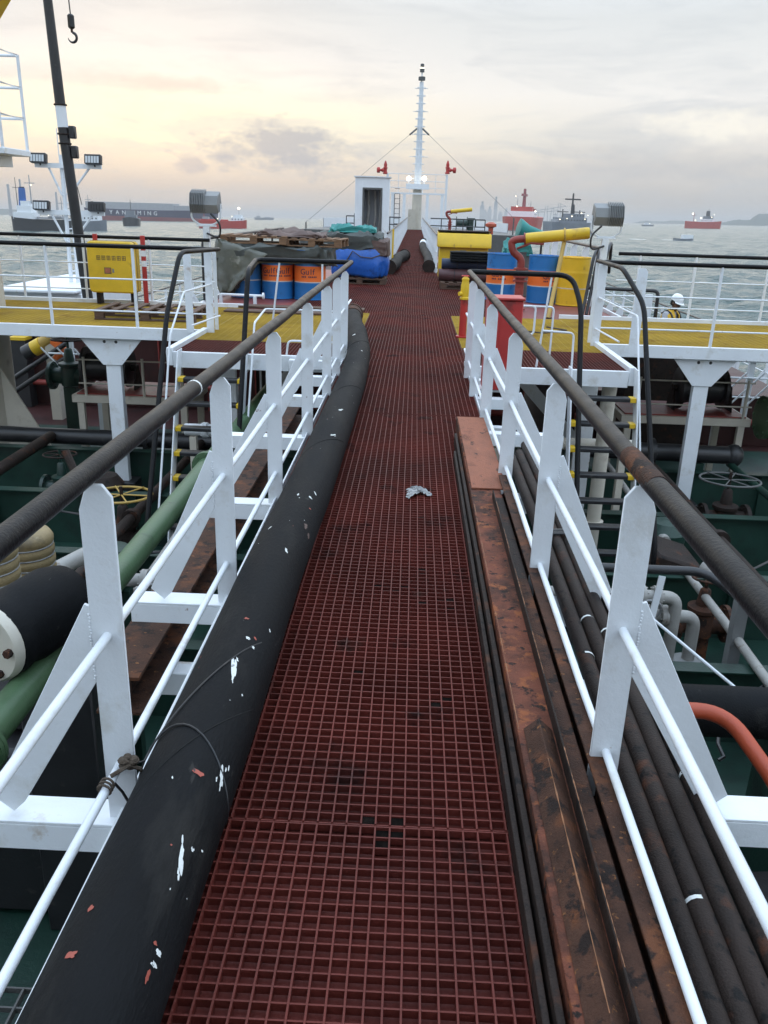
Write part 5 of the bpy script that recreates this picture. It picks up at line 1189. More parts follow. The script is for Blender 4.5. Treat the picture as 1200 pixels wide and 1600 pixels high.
# black and white boom rising beside the ship, stepped on the service boat's deck
def service_boat():
    Y = 24.0
    r = pY(112, 441, Y); X = r.x; t = T('service_boat', 'white roofed service boat with a floodlight mast lying alongside', 'boat', (X, Y, sea_z(X, Y)))
    zs = sea_z(X, Y)
    def hullpts(z, w, l0, l1): return [(X-w, Y+l0, z), (X+w, Y+l0, z), (X+w*.95, Y+l1*.6, z), (X+.05, Y+l1, z), (X-.05, Y+l1, z), (X-w*.95, Y+l1*.6, z)]
    m = MB(); a = hullpts(zs-.8, 1.3, -7, 6); b = hullpts(zs+1.5, 1.7, -7.3, 7); m.add(a+b, [tuple(reversed(range(6))), tuple(range(6, 12))]+[(i, (i+1) % 6, (i+1) % 6+6, i+6) for i in range(6)]); m.build('hull', 'hull_grey', t)
    MB().box(X-1.05, X+1.05, Y-2.0, Y+2.4, zs+1.502, r.z-.1).build('cabin', 'white_far', t, bevel=.03)
    MB().box(X-1.2, X+1.0, Y-2.3, Y+2.6, r.z-.098, r.z).build('roof', 'white_far', t, bevel=.03)
    for k in range(3): MB().box(X-.85+.6*k, X-.40+.6*k, Y-2.02, Y-2.004, r.z-.95, r.z-.4).build('window', 'glass_dark', t)
    mx0, mx1 = pY(98, 300, Y).x, pY(109, 300, Y).x; top = pY(100, 178, Y).z
    for x in (mx0, mx1): MB().tube([(x, Y, r.z), (x+.06, Y, top-1.0)], .055, 10).build('mast_leg', 'white_far', t)
    for k in range(13): z = r.z+.3+k*(top-1.4-r.z)/13; MB().tube([(mx0, Y, z), (mx1, Y, z+.02)], .02, 6).build('rung', 'white_far', t)
    MB().tube([((mx0+mx1)/2+.05, Y, top-1.2), ((mx0+mx1)/2+.05, Y, top)], .05, 8).build('topmast', 'white_far', t)
    MB().lathe(((mx0+mx1)/2+.05, Y, top), [(.05, 0), (.10, .02), (.10, .14), (.06, .18), (.1, .2), (.1, .3), (.04, .32)], 12).build('signal_lamp', 'black_paint', t)
    xm = (mx0+mx1)/2
    for (w, u0, u1, zf, mats) in ((258, 57, 160, 1, None), (331, 62, 165, 2, None)):
        p, q = pY(u0, w, Y), pY(u1, w+3, Y)
        MB().bar((p.x, Y-.08, p.z), (q.x, Y-.08, q.z), .08, .12).build('yard', 'white_far', t)
        for e, xx in ((p, p.x+.35), (q, q.x-.35)): MB().tube([(xx, Y-.05, e.z-.05), (xm+(.1 if xx > xm else -.1), Y-.05, e.z-.75)], .032, 8).build('strut', 'white_far', t)
        for e, dx in ((p, .16), (q, -.16)):
            f = MB(); f.obox((e.x+dx, Y-.2, e.z+.17), (.44, .16, .24), (R(-12), 0, 0)); ho = f.build('floodlight', 'black_paint', t, bevel=.012)
            for k in range(5): MB().obox((e.x+dx-.15+.075*k, Y-.295, e.z+.17), (.055, .02, .17), (R(-12), 0, 0)).build('lamp_cell', 'lamp_glass' if zf == 1 or dx > 0 else 'black_paint', ho)
            MB().tube([(e.x+dx, Y-.12, e.z), (e.x+dx, Y-.16, e.z+.1)], .02, 6).build('lamp_stem', 'dark_steel', t)
    for u, w in ((66, 200), (88, 240)): p = pY(u+22, w, Y); MB().tube([(p.x, Y, r.z), (p.x, Y, p.z)], .014, 6).build('aerial', 'white_far', t)
    MB().tube([(xm+.1, Y, top-.6), pY(128, 320, Y+.5)], .012, 6).build('stay', 'wire', t)
    b0, b1 = pY(135, 500, 20.0), pY(66, -70, 20.0)
    bt = T('derrick_boom', 'tall black boom with a white band rising beside the floodlight mast', 'boom', (b0.x, 20.0, sea_z(b0.x, 20)+1.5))
    f = lambda w: b0+(b1-b0)*((w-500)/(-570.0))
    base = b0+(b0-b1).normalized()*0.0; low = V(b0.x+.28, 20.0, sea_z(b0.x, 20)+1.5)
    MB().tube([low, f(180)], [.125, .115], 14).build('lower_section', 'black_paint', bt); MB().tube([f(180), f(145)], .116, 14).build('white_band', 'white_far', bt); MB().tube([f(145), b1], [.112, .09], 14).build('upper_section', 'black_paint', bt)
    for w in (190, 205, 145): MB().ring(f(w), .125, .02, b1-b0, 16, 6).build('collar', 'dark_steel', bt)
    for w in (218, 187): MB().obox(f(w)+V(.2, 0, 0), (.14, .14, .26)).build('fitting', 'black_paint', bt, bevel=.02)
    pm = MB(); pm.box(b0.x-2.4, b0.x+.65, 17.5, 22.2, sea_z(b0.x, 20)-.6, sea_z(b0.x, 20)+1.5)
    one(pm, 'work_pontoon', 'hull_grey', (b0.x, 20, sea_z(b0.x, 20)), 'grey work pontoon afloat under the black boom', 'pontoon', bevel=.05)
service_boat()
# orange-yellow loading arm and black post under the platform
t = T('loading_arm', 'orange and yellow hose arm with black ends under the platform near the cream column', 'hose arm', (-5.6, 16.0, DZ))
a = [pY(u, w, 16.0) for u, w in ((48, 548), (66, 538), (80, 528), (92, 520), (104, 524), (98, 545), (90, 560))]
MB().tube(bend([a[0], a[1], a[2], a[3], a[4]], .12), .13, 16).build('arm', 'ochre', t); MB().tube([a[0]+(a[0]-a[1])*.45, a[0]+(a[1]-a[0])*.3], .15, 18).build('black_end', 'black_paint', t); MB().tube([a[0]+(a[1]-a[0])*.3, a[1]], .15, 18).build('yellow_sleeve', 'yellow_paint', t)
MB().tube([a[2], a[5], a[6]], .12, 14).build('lower_arm', 'orange_drum', t)
MB().box(a[2].x-.1, a[2].x+.1, 15.9, 16.1, DZ+.002, a[2].z-.1).build('column', 'cream_paint', t)
for k in (0, .25): MB().tube([a[4]+V(.25, -.2, -k), a[0]+V(-.9, -.2, -.9-k)], .05, 10).build('ram', 'black_paint', t)
p = pY(32, 530, 17)
t = T('black_post', 'thick black post with yellow cap under the platform beside the cream column', 'post', (p.x, 17, DZ)); MB().box(p.x-.15, p.x+.15, 16.85, 17.15, DZ+.002, p.z).build('post', 'black_paint', t, bevel=.01); MB().box(p.x-.17, p.x+.17, 16.83, 17.17, p.z+.001, p.z+.06).build('cap', 'yellow_paint', t)

# ================================================================== FOREDECK
def foremast():
    Y = 82.0; b = pY(650, 352, Y); X = b.x; ZF = -.046; t = T('foremast', 'tall white mast with lit lamps on its yard at the bow', 'mast', (X, Y, ZF))
    z1 = pY(652, 296, Y).z; z2 = pY(655, 190, Y).z; z3 = pY(657, 128, Y).z; ztop = pY(657, 106, Y).z; dx = .0
    MB().lathe((X, Y, ZF), [(.50, 0), (.48, .3), (.42, z1-ZF)], 20).build('lower_mast', 'cream_paint', t)
    MB().tube([(X, Y, z1), (X, Y, z2), (X, Y, z3)], [.34, .24, .13], 16).build('upper_mast', 'white_far', t)
    k = 0; z = z1+.9
    while z < z3:
        r = .78-.035*(z-z1); MB().ring((X, Y-.25, z), max(.3, r*.75), .03, (0, 0, 1), 18, 6).build('cage_hoop', 'white_far', t)
        if k % 3 == 0: MB().tube([(X-1.0+.05*(z-z1), Y, z), (X+1.0-.05*(z-z1), Y, z)], .03, 6).build('step_arm', 'white_far', t)
        z += .62; k += 1
    for s in (-.25, .25): MB().tube([(X+s, Y-.45, z1), (X+s*.6, Y-.2, z3)], .025, 6).build('ladder_rail', 'white_far', t)
    for zz, r in ((z3+.1, .30), (z3+.75, .2), (z3+1.1, .16)): MB().lathe((X, Y, zz), [(.05, 0), (r, .02), (r, .3), (.08, .34)], 14).build('signal_lamp', 'dark_grey', t)
    MB().tube([(X, Y, z3), (X, Y, ztop)], .06, 8).build('pole', 'white_far', t); MB().ball((X, Y, ztop), .17, n=12).build('lit_lamp', 'lamp_lit', t)
    MB().box(X-1.05, X+1.05, Y-.9, Y-.3, z1, z1+.45).build('lamp_platform', 'white_far', t)
    for u in (639, 663):
        q = pY(u, 279, Y-.7); MB().tube([(q.x, Y-.7, z1+.45), (q.x, Y-.7, q.z-.15)], .04, 8).build('lamp_stem', 'white_far', t); MB().ball((q.x, Y-.7, q.z), .22, .22, .22, 14).build('lit_lamp', 'lamp_lit', t)
    MB().prism([(X-.75, 1.7), (X-.1, 1.7), (X+.0, ZF), (X-.85, ZF)], 'xz', Y-1.3, Y-.75).build('base_trunk', 'cream_paint', t)
    for u, w, nm in ((478, 347, 0), (803, 341, 1)):
        e = pY(u, w, 72.0); MB().tube([(X, Y, pY(655, 197, Y).z), (e.x, 72.0, e.z)], .013, 6).build('stay', 'wire', t); MB().tube([(e.x, 72.0, ZF), (e.x, 72.0, e.z)], .06, 8).build('stay_post', 'dark_grey', t)
        s0 = V(X, Y, pY(655, 197, Y).z); s1 = V(e.x, 72, e.z); d = (s1-s0).normalized(); MB().tube([s0+d*.5, s0+d*1.5], .08, 8).build('turnbuckle', 'dark_grey', t)
foremast()
def portal():
    Y = 79.5; t = T('foredeck_portal', 'white portal frame with railed top in front of the bow mast', 'frame', (pY(650, 350, Y).x, Y, -.046)); ZF = -.046
    xs = [pY(u, 330, Y).x for u in (613, 631, 667, 690)]; zt = pY(650, 304, Y).z; zr = pY(650, 272, Y).z
    for x in xs: MB().box(x-.13, x+.13, Y-.13, Y+.13, ZF, zt).build('post', 'white_far', t)
    MB().box(xs[0]-.2, xs[-1]+.2, Y-.15, Y+.15, zt, zt+.14).build('beam', 'white_far', t)
    for u in (605, 697):
        x = pY(u, 300, Y).x; MB().box(x-.1, x+.1, Y-.1, Y+.1, ZF, zr).build('tall_post', 'white_far', t)
    for z in (zt+.55, zt+1.1, zr): MB().tube([(pY(605, 300, Y).x, Y, z), (pY(697, 300, Y).x, Y, z)], .03, 6).build('rail', 'white_far', t)
    for u in (622, 640, 660, 680): x = pY(u, 300, Y).x; MB().tube([(x, Y, zt+.1), (x, Y, zr)], .025, 6).build('stanchion', 'white_far', t)
    for u0 in (616, 624): x = pY(u0, 330, Y).x; MB().tube([(x, Y-.2, ZF), (x, Y-.2, zt)], .03, 6).build('ladder_rail', 'dark_grey', t)
    for k in range(8): z = ZF+.5+k*.42; MB().tube([(pY(616, 330, Y).x, Y-.2, z), (pY(624, 330, Y).x, Y-.2, z)], .025, 6).build('ladder_rung', 'dark_grey', t)
    for u, s, lab in ((602, -1, 'small red water cannon on the white portal post above the doorway housing'), (699, 1, 'small red water cannon on the white portal post towards the worker side')):
        p = pY(u, 272, Y); c = T('water_cannon', lab, 'water cannon', (p.x, Y, p.z), 'small red water cannons')
        MB().lathe(p, [(.14, 0), (.22, .02), (.22, .12), (.15, .16), (.15, .45), (.2, .48), (.2, .56), (.12, .6), (.16, .75), (.10, .95), (.04, 1.1)], 16).build('body', 'red_paint', c)
        MB().lathe(p+V(0, 0, .32), [(.14, .1), (.16, .3), (.1, .36), (.1, .46), (.24, .5), (.24, .72), (.16, .76)], 16, (s, -.15, 0)).build('nozzle', 'red_paint', c)
portal()
def fore_gear():
    ZF = -.046
    def winch(x, y, label):
        t = T('mooring_winch', label, 'winch', (x, y, ZF), 'winches on the foredeck')
        MB().box(x-1.1, x+1.1, y-.5, y+.5, ZF, ZF+.2).build('bed', 'dark_grey', t)
        MB().lathe((x-.9, y, ZF+.75), [(.2, 0), (.55, .01), (.55, .06), (.28, .08), (.28, .9), (.55, .92), (.55, .97), (.2, .98), (.2, 1.3), (.34, 1.32), (.30, 1.7)], 20, (1, 0, 0)).build('drum', 'green_deck', t)
        MB().box(x+.1, x+.7, y-.35, y+.35, ZF+.2, ZF+1.2).build('gearbox', 'green_deck', t, bevel=.04)
    winch(4.3, 74.5, 'green mooring winch on the foredeck on the worker side'); winch(-4.3, 74.5, 'green mooring winch on the foredeck on the crane side')
    for s, lab in ((1, 'black pipe guard frame on the foredeck beside the far fire monitor'), (-1, 'black pipe guard frame on the foredeck behind the doorway housing')):
        t = T('guard_frame', lab, 'railing', (s*3.0, 72, ZF), 'black pipe guards on the foredeck')
        for z in (.55, 1.1): MB().tube(bend([(s*1.2, 71.2, ZF+z), (s*5.6, 71.2, ZF+z)], .1), .045, 8).build('rail', 'black_paint', t)
        for k in range(6): MB().tube([(s*(1.2+.88*k), 71.2, ZF), (s*(1.2+.88*k), 71.2, ZF+1.1)], .04, 8).build('post', 'black_paint' if k % 2 else 'white_far', t)
    t = T('vent_post', 'orange mushroom vent on the foredeck beside the guard frame', 'vent', (6.2, 72.5, ZF)); MB().lathe((6.2, 72.5, ZF), [(.2, 0), (.2, .5), (.45, .6), (.45, .8), (.2, .95)], 18).build('cowl', 'orange_paint', t)
    for x, mat, lab in ((-1.9, 'green_pipe', 'green cargo pipe running forward along the main deck'), (1.6, 'dark_red_paint', 'dark red cargo pipe running forward along the main deck'), (2.3, 'grey_pipe', 'grey cargo pipe running forward along the main deck')):
        t = T('cargo_pipe', lab, 'pipe', (x, 24, DZ), 'cargo pipes on the forward deck'); MB().tube([(x, 24, DZ+.9), (x, 70, DZ+.9)], .16, 12).build('pipe', mat, t)
        for y in range(25, 70, 5): MB().box(x-.1, x+.1, y-.05, y+.05, DZ+.002, DZ+.74).build('support', 'green_deck', t)
fore_gear()

# ================================================================== WORKER
def worker():
    B = V(4.93, 16.5, -1.498); t = T('person', 'worker in white hard hat and yellow vest standing beyond the yellow platform', 'person', B)
    face = R(-48)                                   # facing the hull side, turned a little to the camera
    f = V(math.cos(face), math.sin(face), 0); l = V(-f.y, f.x, 0)
    def P(a, b, z): return B + f*a + l*b + V(0, 0, z)
    J = {'pel': (0, 0, .92), 'sp': (.01, 0, 1.12), 'ch': (.03, 0, 1.30), 'nk': (.05, 0, 1.44), 'hd0': (.08, 0, 1.52),
         'hl': (0, .10, .88), 'kl': (.05, .11, .49), 'al': (0, .11, .09), 'tl': (.15, .12, .045), 'hr': (0, -.10, .88), 'kr': (-.02, -.11, .49), 'ar': (-.08, -.11, .09), 'tr': (.07, -.12, .045),
         'sl': (.03, .17, 1.38), 'el': (.06, .23, 1.10), 'wl': (.26, .17, 1.00), 'fl': (.34, .13, .99), 'sr': (.03, -.17, 1.38), 'er': (.06, -.23, 1.10), 'wr': (.26, -.17, 1.02), 'fr': (.34, -.13, 1.02)}
    rad = {'pel': .135, 'sp': .125, 'ch': .135, 'nk': .058, 'hd0': .055, 'hl': .085, 'kl': .058, 'al': .042, 'tl': .035, 'hr': .085, 'kr': .058, 'ar': .042, 'tr': .035, 'sl': .06, 'el': .045, 'wl': .032, 'fl': .028, 'sr': .06, 'er': .045, 'wr': .032, 'fr': .028}
    E_ = [('pel', 'sp'), ('sp', 'ch'), ('ch', 'nk'), ('nk', 'hd0'), ('pel', 'hl'), ('hl', 'kl'), ('kl', 'al'), ('al', 'tl'), ('pel', 'hr'), ('hr', 'kr'), ('kr', 'ar'), ('ar', 'tr'), ('ch', 'sl'), ('sl', 'el'), ('el', 'wl'), ('wl', 'fl'), ('ch', 'sr'), ('sr', 'er'), ('er', 'wr'), ('wr', 'fr')]
    names = list(J)
    def skin(name, keys, edges, grow, mat, parent):
        me = bpy.data.meshes.new(name); idx = {k: i for i, k in enumerate(keys)}
        me.from_pydata([tuple(P(*J[k])-B) for k in keys], [(idx[a], idx[b]) for a, b in edges], []); o = bpy.data.objects.new(name, me); COL.objects.link(o); o.parent = parent; ROOT[o.name] = B
        md = o.modifiers.new('skin', 'SKIN'); md.use_smooth_shade = True
        for k, i in idx.items():
            q = me.skin_vertices[0].data[i]; q.radius = (rad[k]+grow, rad[k]+grow); q.use_root = k in ('pel', 'ch') and k == keys[0]
        o.modifiers.new('sub', 'SUBSURF').levels = 1; o.modifiers['sub'].render_levels = 2; me.materials.append(MATS[mat]); return o
    skin('body', names, E_, 0, 'skin', t)
    # fingers
    for s, w in (('l', 'fl'), ('r', 'fr')):
        m = MB(); b = P(*J[w]); sg = 1 if s == 'l' else -1
        for k in range(4): q = b+l*(sg*(-.03+.02*k)); ln = (.07, .085, .08, .06)[k]; m.tube([q, q+f*ln*.5-V(0, 0, .01), q+f*ln*.8-V(0, 0, .035)], [.010, .009, .007], 6)
        q = b-l*sg*.03-f*.03; m.tube([q, q-l*sg*.03+f*.03, q-l*sg*.035+f*.06-V(0, 0, .01)], [.012, .010, .008], 6); m.build('hand', 'skin', t)
    # head, tilted down
    hc = P(.115, 0, 1.605); tilt = Matrix.Rotation(R(22), 3, l)
    m = MB()
    def H(a, b, z): return hc + tilt @ (f*a + l*b + V(0, 0, z))
    rings = [(-.115, .035, .03, .045), (-.10, .055, .045, .035), (-.07, .075, .058, .02), (-.03, .088, .068, .008), (.01, .095, .074, 0), (.05, .097, .076, -.004), (.09, .085, .068, -.008), (.12, .05, .04, -.01), (.13, .005, .005, -.01)]
    n = 18; vs = []
    for z, ra, rb, off in rings:
        for j in range(n): a = 2*math.pi*j/n; vs.append(H(off+ra*math.cos(a), rb*math.sin(a), z))
    m.add(vs, [(i*n+j, i*n+(j+1) % n, (i+1)*n+(j+1) % n, (i+1)*n+j) for i in range(len(rings)-1) for j in range(n)]+[tuple(range(n))])
    m.tube([H(.085, 0, .02), H(.112, 0, -.022), H(.09, 0, -.03)], [.008, .016, .010], 8); m.ball(H(.083, 0, -.066), .012, .022, .009, 8)
    for s in (-1, 1): m.ball(H(-.005, s*.074, -.01), .018, .010, .03, 8)
    m.build('head', 'skin', t, ang=70)
    for s in (-1, 1): MB().ball(H(.085, s*.030, .012), .010, .010, .008, 8).build('eye', 'hair', t)
    MB().tube([H(.087, -.03, -.048), H(.098, 0, -.043), H(.087, .03, -.048)], .006, 6).build('moustache', 'hair', t)
    m = MB(); vs = []
    for z, ra, rb, off in [(-.06, .085, .07, -.012), (-.02, .095, .078, -.010), (.04, .100, .081, -.008), (.08, .093, .076, -.01)]:
        for j in range(11): a = R(75)+R(210)*j/10; vs.append(H(off+ra*math.cos(a), rb*math.sin(a), z))
    m.add(vs, [(i*11+j, i*11+j+1, (i+1)*11+j+1, (i+1)*11+j) for i in range(3) for j in range(10)]); h = m.build('hair', 'hair', t); h.modifiers.new('th', 'SOLIDIFY').thickness = .01
    m = MB(); vs = []; hr = [(.045, .128, .105), (.06, .125, .103), (.10, .118, .098), (.14, .095, .08), (.165, .06, .05), (.175, .005, .005)]
    for z, ra, rb in hr:
        for j in range(24): a = 2*math.pi*j/24; vs.append(H(-.004+ra*math.cos(a), rb*math.sin(a), z))
    m.add(vs, [(i*24+j, i*24+(j+1) % 24, (i+1)*24+(j+1) % 24, (i+1)*24+j) for i in range(5) for j in range(24)])
    hm = m.build('hard_hat', 'helmet_white', t)
    m = MB(); vs = []
    for k in (0, 1):
        for j in range(13): a = R(-75)+R(150)*j/12; rr_ = .126 if k == 0 else .178; vs.append(H(-.004+rr_*math.cos(a), (.104 if k == 0 else .125)*math.sin(a), .047-.018*k))
    m.add(vs, [(j, j+1, 13+j+1, 13+j) for j in range(12)]); b = m.build('peak', 'helmet_white', hm); b.modifiers.new('th', 'SOLIDIFY').thickness = .006
    skin('shirt', ['ch', 'sp', 'pel', 'sl', 'el', 'sr', 'er', 'nk'], [('ch', 'sp'), ('sp', 'pel'), ('ch', 'sl'), ('sl', 'el'), ('ch', 'sr'), ('sr', 'er'), ('ch', 'nk')], .012, 'shirt_grey', t)
    skin('trousers', ['pel', 'hl', 'kl', 'al', 'hr', 'kr', 'ar'], [('pel', 'hl'), ('hl', 'kl'), ('kl', 'al'), ('pel', 'hr'), ('hr', 'kr'), ('kr', 'ar')], .014, 'trousers', t)
    # vest: open-fronted shell
    m = MB(); vs = []; rg = [(.86, .185, .20, .01), (1.0, .18, .195, .01), (1.15, .175, .195, .02), (1.28, .178, .205, .03), (1.38, .155, .205, .035), (1.445, .10, .14, .04), (1.475, .07, .08, .045)]
    for z, ra, rb, off in rg:
        for j in range(25): a = R(18)+R(324)*j/24; vs.append(P(off+ra*math.cos(a), rb*math.sin(a), z))
    m.add(vs, [(i*25+j, i*25+j+1, (i+1)*25+j+1, (i+1)*25+j) for i in range(len(rg)-1) for j in range(24)]); v_ = m.build('vest', 'vest_yellow', t, ang=70); v_.modifiers.new('th', 'SOLIDIFY').thickness = .012
    for s in (-1, 1):
        pts = [P(.04+.187*math.cos(a)*k, s*.212*math.sin(a)*k2, z) for a, z, k, k2 in ((R(38), 1.0, 1, 1), (R(38), 1.2, 1, 1), (R(40), 1.33, .98, 1), (R(55), 1.42, .85, .85), (R(90), 1.465, .6, .62), (R(140), 1.40, .92, .9))]
        m = MB(); m.tube(pts, .016, 6); m.build('dark_band', 'black_paint', v_)
    for s, k in ((1, 'tl'), (-1, 'tr')): q = P(J[k][0]-.05, J[k][1], .04); MB().ball(q+V(0, 0, .0), .15, .055, .045, 12).build('boot', 'black_paint', t)
worker()
# bits of gear by the worker
one(MB().box(4.36, 4.50, 16.2, 16.24, -1.49, .26), 'white_plate_post', 'white_paint', (4.4, 16.2, -1.49), 'white plate post standing beside the worker', 'post', bevel=.004)
t = T('pipe_trestle', 'black pipe trestle with diagonal braces beside the worker', 'frame', (4.0, 16.6, -1.498))
MB().tube(bend([(3.3, 16.8, .30), (4.7, 16.6, .30), (4.72, 16.6, -1.49)], .1), .035, 8).build('top_pipe', 'black_paint', t); MB().tube([(3.5, 16.75, .32), (4.45, 16.6, -1.45)], .03, 8).build('diagonal', 'black_paint', t); MB().tube([(3.2, 16.8, -.3), (4.4, 16.65, -.3)], .03, 8).build('cross_pipe', 'black_paint', t); MB().tube([(3.3, 16.8, .3), (3.3, 16.8, -1.49)], .03, 8).build('leg', 'black_paint', t)

# ================================================================== SHIPS AND SHORE
def ship(u, w, head, L, Bm, fb, hull_mat, label, boot=None, blocks=(), masts=(), lamps=(), funnels=(), sheer=1.5, cat='ship', bow=.22, stern=.1, name='anchored_ship'):
    """hull on stations along the local x axis (bow at +x), deck blocks, masts and lamps in the same frame"""
    p = pSea(u, w); t = T(name, label, cat, (p.x, p.y, p.z), 'vessels at anchor'); t.rotation_euler = (0, 0, head)
    O = wl(t)
    def loc(mb, nm, mat, par=t):
        mb.v = [q+O for q in mb.v]; return mb.build(nm, mat, par, ang=35)
    st = [-.5, -.5+stern, -.2, .1, .5-bow, .5-bow*.5, .5-bow*.2, .5]
    wd = [.75, .98, 1, 1, .98, .75, .38, .03]
    def hullm(z0, z1, inset):
        m = MB(); vs = []
        for s, k in zip(st, wd):
            sh = sheer*max(0, (s-.1)/.4)**2+sheer*.35*max(0, (-.3-s)/.2)
            zt = z1+(sh if z1 > fb*.5 else 0); lx = s*L*(1-inset*.04)
            vs += [(lx, -Bm/2*k, zt), (lx*.985, -Bm/2*k*.9, z0), (lx*.985, Bm/2*k*.9, z0), (lx, Bm/2*k, zt)]
        n = len(st); fs = [(i*4+j, i*4+(j+1) % 4, (i+1)*4+(j+1) % 4, (i+1)*4+j) for i in range(n-1) for j in range(4)]+[(0, 1, 2, 3), ((n-1)*4+3, (n-1)*4+2, (n-1)*4+1, (n-1)*4)]
        m.add(vs, fs); return m
    zb = fb*.38 if boot else -1.0
    loc(hullm(zb, fb, 0), 'hull', hull_mat)
    if boot: loc(hullm(-1.0, zb-.02, 1), 'lower_hull', boot)
    for (x0, x1, wf, z0, z1, mat) in blocks:
        m = MB(); m.box(x0*L, x1*L, -Bm/2*wf, Bm/2*wf, fb+z0, fb+z1); b = loc(m, 'deckhouse' if z1-z0 > 1.2 else 'deck_gear', mat)
        if mat in ('white_far', 'hull_grey') and z1-z0 > 1.6:
            nl = max(1, int((z1-z0)/2.4))
            for q in range(nl):
                zz = fb+z0+(q+.5)*(z1-z0)/nl
                nw = max(2, min(9, int((x1-x0)*L/1.6)))
                for e in range(nw):
                    xx = (x0+(x1-x0)*(e+.5)/nw)*L
                    wn = MB(); wn.box(xx-.28, xx+.28, -Bm/2*wf-.03, -Bm/2*wf-.004, zz-.3, zz+.35); loc(wn, 'window', 'glass_dark', b)
    for (x, y, z0, z1, r, mat) in masts: m = MB(); m.tube([(x*L, y*Bm, fb+z0), (x*L, y*Bm, fb+z1)], [r, r*.6], 8); m.bar((x*L-r*7, y*Bm, fb+z0+(z1-z0)*.72), (x*L+r*7, y*Bm, fb+z0+(z1-z0)*.72), r, r); loc(m, 'mast', mat)
    for (x, z0, z1, r, mat) in funnels: m = MB(); m.tube([(x*L, 0, fb+z0), (x*L-.15*r, 0, fb+z1*.85), (x*L-.2*r, 0, fb+z1)], [r, r*.92, r*.85], 16); f_ = loc(m, 'funnel', mat); q = MB(); q.tube([(x*L-.2*r, 0, fb+z1), (x*L-.2*r, 0, fb+z1+.4)], r*.7, 12); loc(q, 'funnel_cap', 'hull_black', f_)
    for (x, y, z, r) in lamps: m = MB(); m.ball((x*L, y*Bm, fb+z), r, n=8); loc(m, 'lit_lamp', 'lamp_lit')
    return t
PI = math.pi
ship(70, 361, PI, 27, 7, 4.6, 'hull_black', 'black coaster with a blue funnel lying off the floodlight mast', None,
     [(.10, .42, .85, 0, 2.6, 'white_far'), (.14, .36, .7, 2.6, 5.2, 'white_far'), (.18, .30, .6, 5.2, 7.0, 'white_far'), (-.42, .08, .4, .2, .9, 'ship_grey'), (-.3, -.1, .5, .9, 1.5, 'ship_grey')],
     [(.16, 0, 6, 17, .3, 'ship_grey'), (-.3, 0, 0, 9, .22, 'ship_grey'), (.38, 0, 2, 16, .2, 'dark_grey')], [(.17, -.2, 13.2, .3), (.45, -.3, .6, .25), (.38, -.4, 3, .18), (-.05, -.3, 1.5, .18)], [(.30, 5, 12.0, 1.5, 'funnel_blue')], 1.0, bow=.12, stern=.22)
ship(135, 360, 0, 19, 6.5, 4.0, 'hull_grey', 'grey workboat moored just beyond the black coaster', None,
     [(-.1, .35, .8, 0, 2.4, 'white_far'), (.05, .3, .7, 2.4, 4.6, 'white_far'), (-.45, -.12, .6, .1, .8, 'ship_grey')], [(.1, 0, 4, 11, .18, 'ship_grey'), (-.35, 0, 0, 7, .15, 'dark_grey')], [(.2, -.4, 2.4, .15), (-.2, -.4, 1.2, .15)], [(.2, 4.6, 8, .9, 'ship_grey')], .8, bow=.15)
cs = ship(240, 345.3, 0, 165, 34, 13, 'hull_navy', 'long navy container ship with white lettering on its side', 'boot_red', [(-.48, .18, .9, .01, 8.0, 'ship_grey'), (.18, .42, .8, .01, 6.0, 'ship_grey')], sheer=2, bow=.1)
O = wl(cs)
for ch, u in (('Y', 181), ('A', 191), ('N', 201), ('G', 212), ('M', 225), ('I', 233), ('N', 240.5), ('G', 250)):
    p0 = pSea(240, 345.3); k = (u-240)*p0.y*.95/1300
    text_mesh(ch, 6.6, 'lettering', 'print_white', cs, Matrix.Translation(V(k, -17.4, 9.0)) @ Matrix.Rotation(R(90), 4, 'X'), .05)
ship(206, 353, R(-80), 16, 10.5, 4.4, 'hull_black', 'small dark tug lying in front of the container ship', None, [(-.2, .25, .7, 0, 2.5, 'hull_grey'), (-.05, .2, .5, 2.5, 5.0, 'hull_grey')], [(0, 0, 5, 12, .25, 'dark_grey'), (-.1, .25, 0, 6, .15, 'dark_grey')], [(.1, .2, 3, .15)], (), 1.2)
ship(349, 357, 0, 28, 7, 4.2, 'hull_red', 'red hulled ship with a lit mast lamp beside the floodlight', None, [(.18, .44, .7, .01, 2.2, 'white_far'), (.24, .40, .6, 2.2, 3.6, 'white_far'), (-.45, .1, .5, .01, .8, 'hull_red'), (-.42, -.3, .6, .8, 2.0, 'ship_grey')], [(.34, 0, 3, 8.5, .18, 'ship_grey'), (-.4, 0, 1, 6, .2, 'hull_red')], [(.34, 0, 7.2, .75), (.2, -.3, 2.6, .25), (-.1, -.3, 1.2, .2)], (), .9, bow=.14)
ship(413, 343.6, 0, 45, 9, 4.5, 'hull_grey', 'pale distant ship fading in the haze near the red ship', None, [(-.4, -.2, .7, 0, 4, 'ship_grey'), (.0, .3, .6, 0, 2, 'ship_grey')], [(-.3, 0, 4, 10, .3, 'ship_grey')], (), ())
ship(817, 360, R(75), 52, 25, 9.0, 'hull_red', 'red ship with heavy deck mast lying beyond the drums', None, [(-.35, -.05, .75, 0, 4, 'white_far'), (-.3, -.15, .6, 4, 7.0, 'hull_red'), (.1, .3, .5, 0, 6, 'boot_red')], [(-.1, 0, 4, 19, 1.5, 'boot_red'), (-.12, .18, 6, 12.5, .25, 'ship_grey'), (-.12, -.2, 5, 11, .25, 'ship_grey')], [(-.4, -.42, 4.2, .5), (-.4, .1, 7, .4), (-.3, .3, 3, .4), (-.1, .25, 14, .3), (-.3, -.15, 2, .4)], (), 1.0)
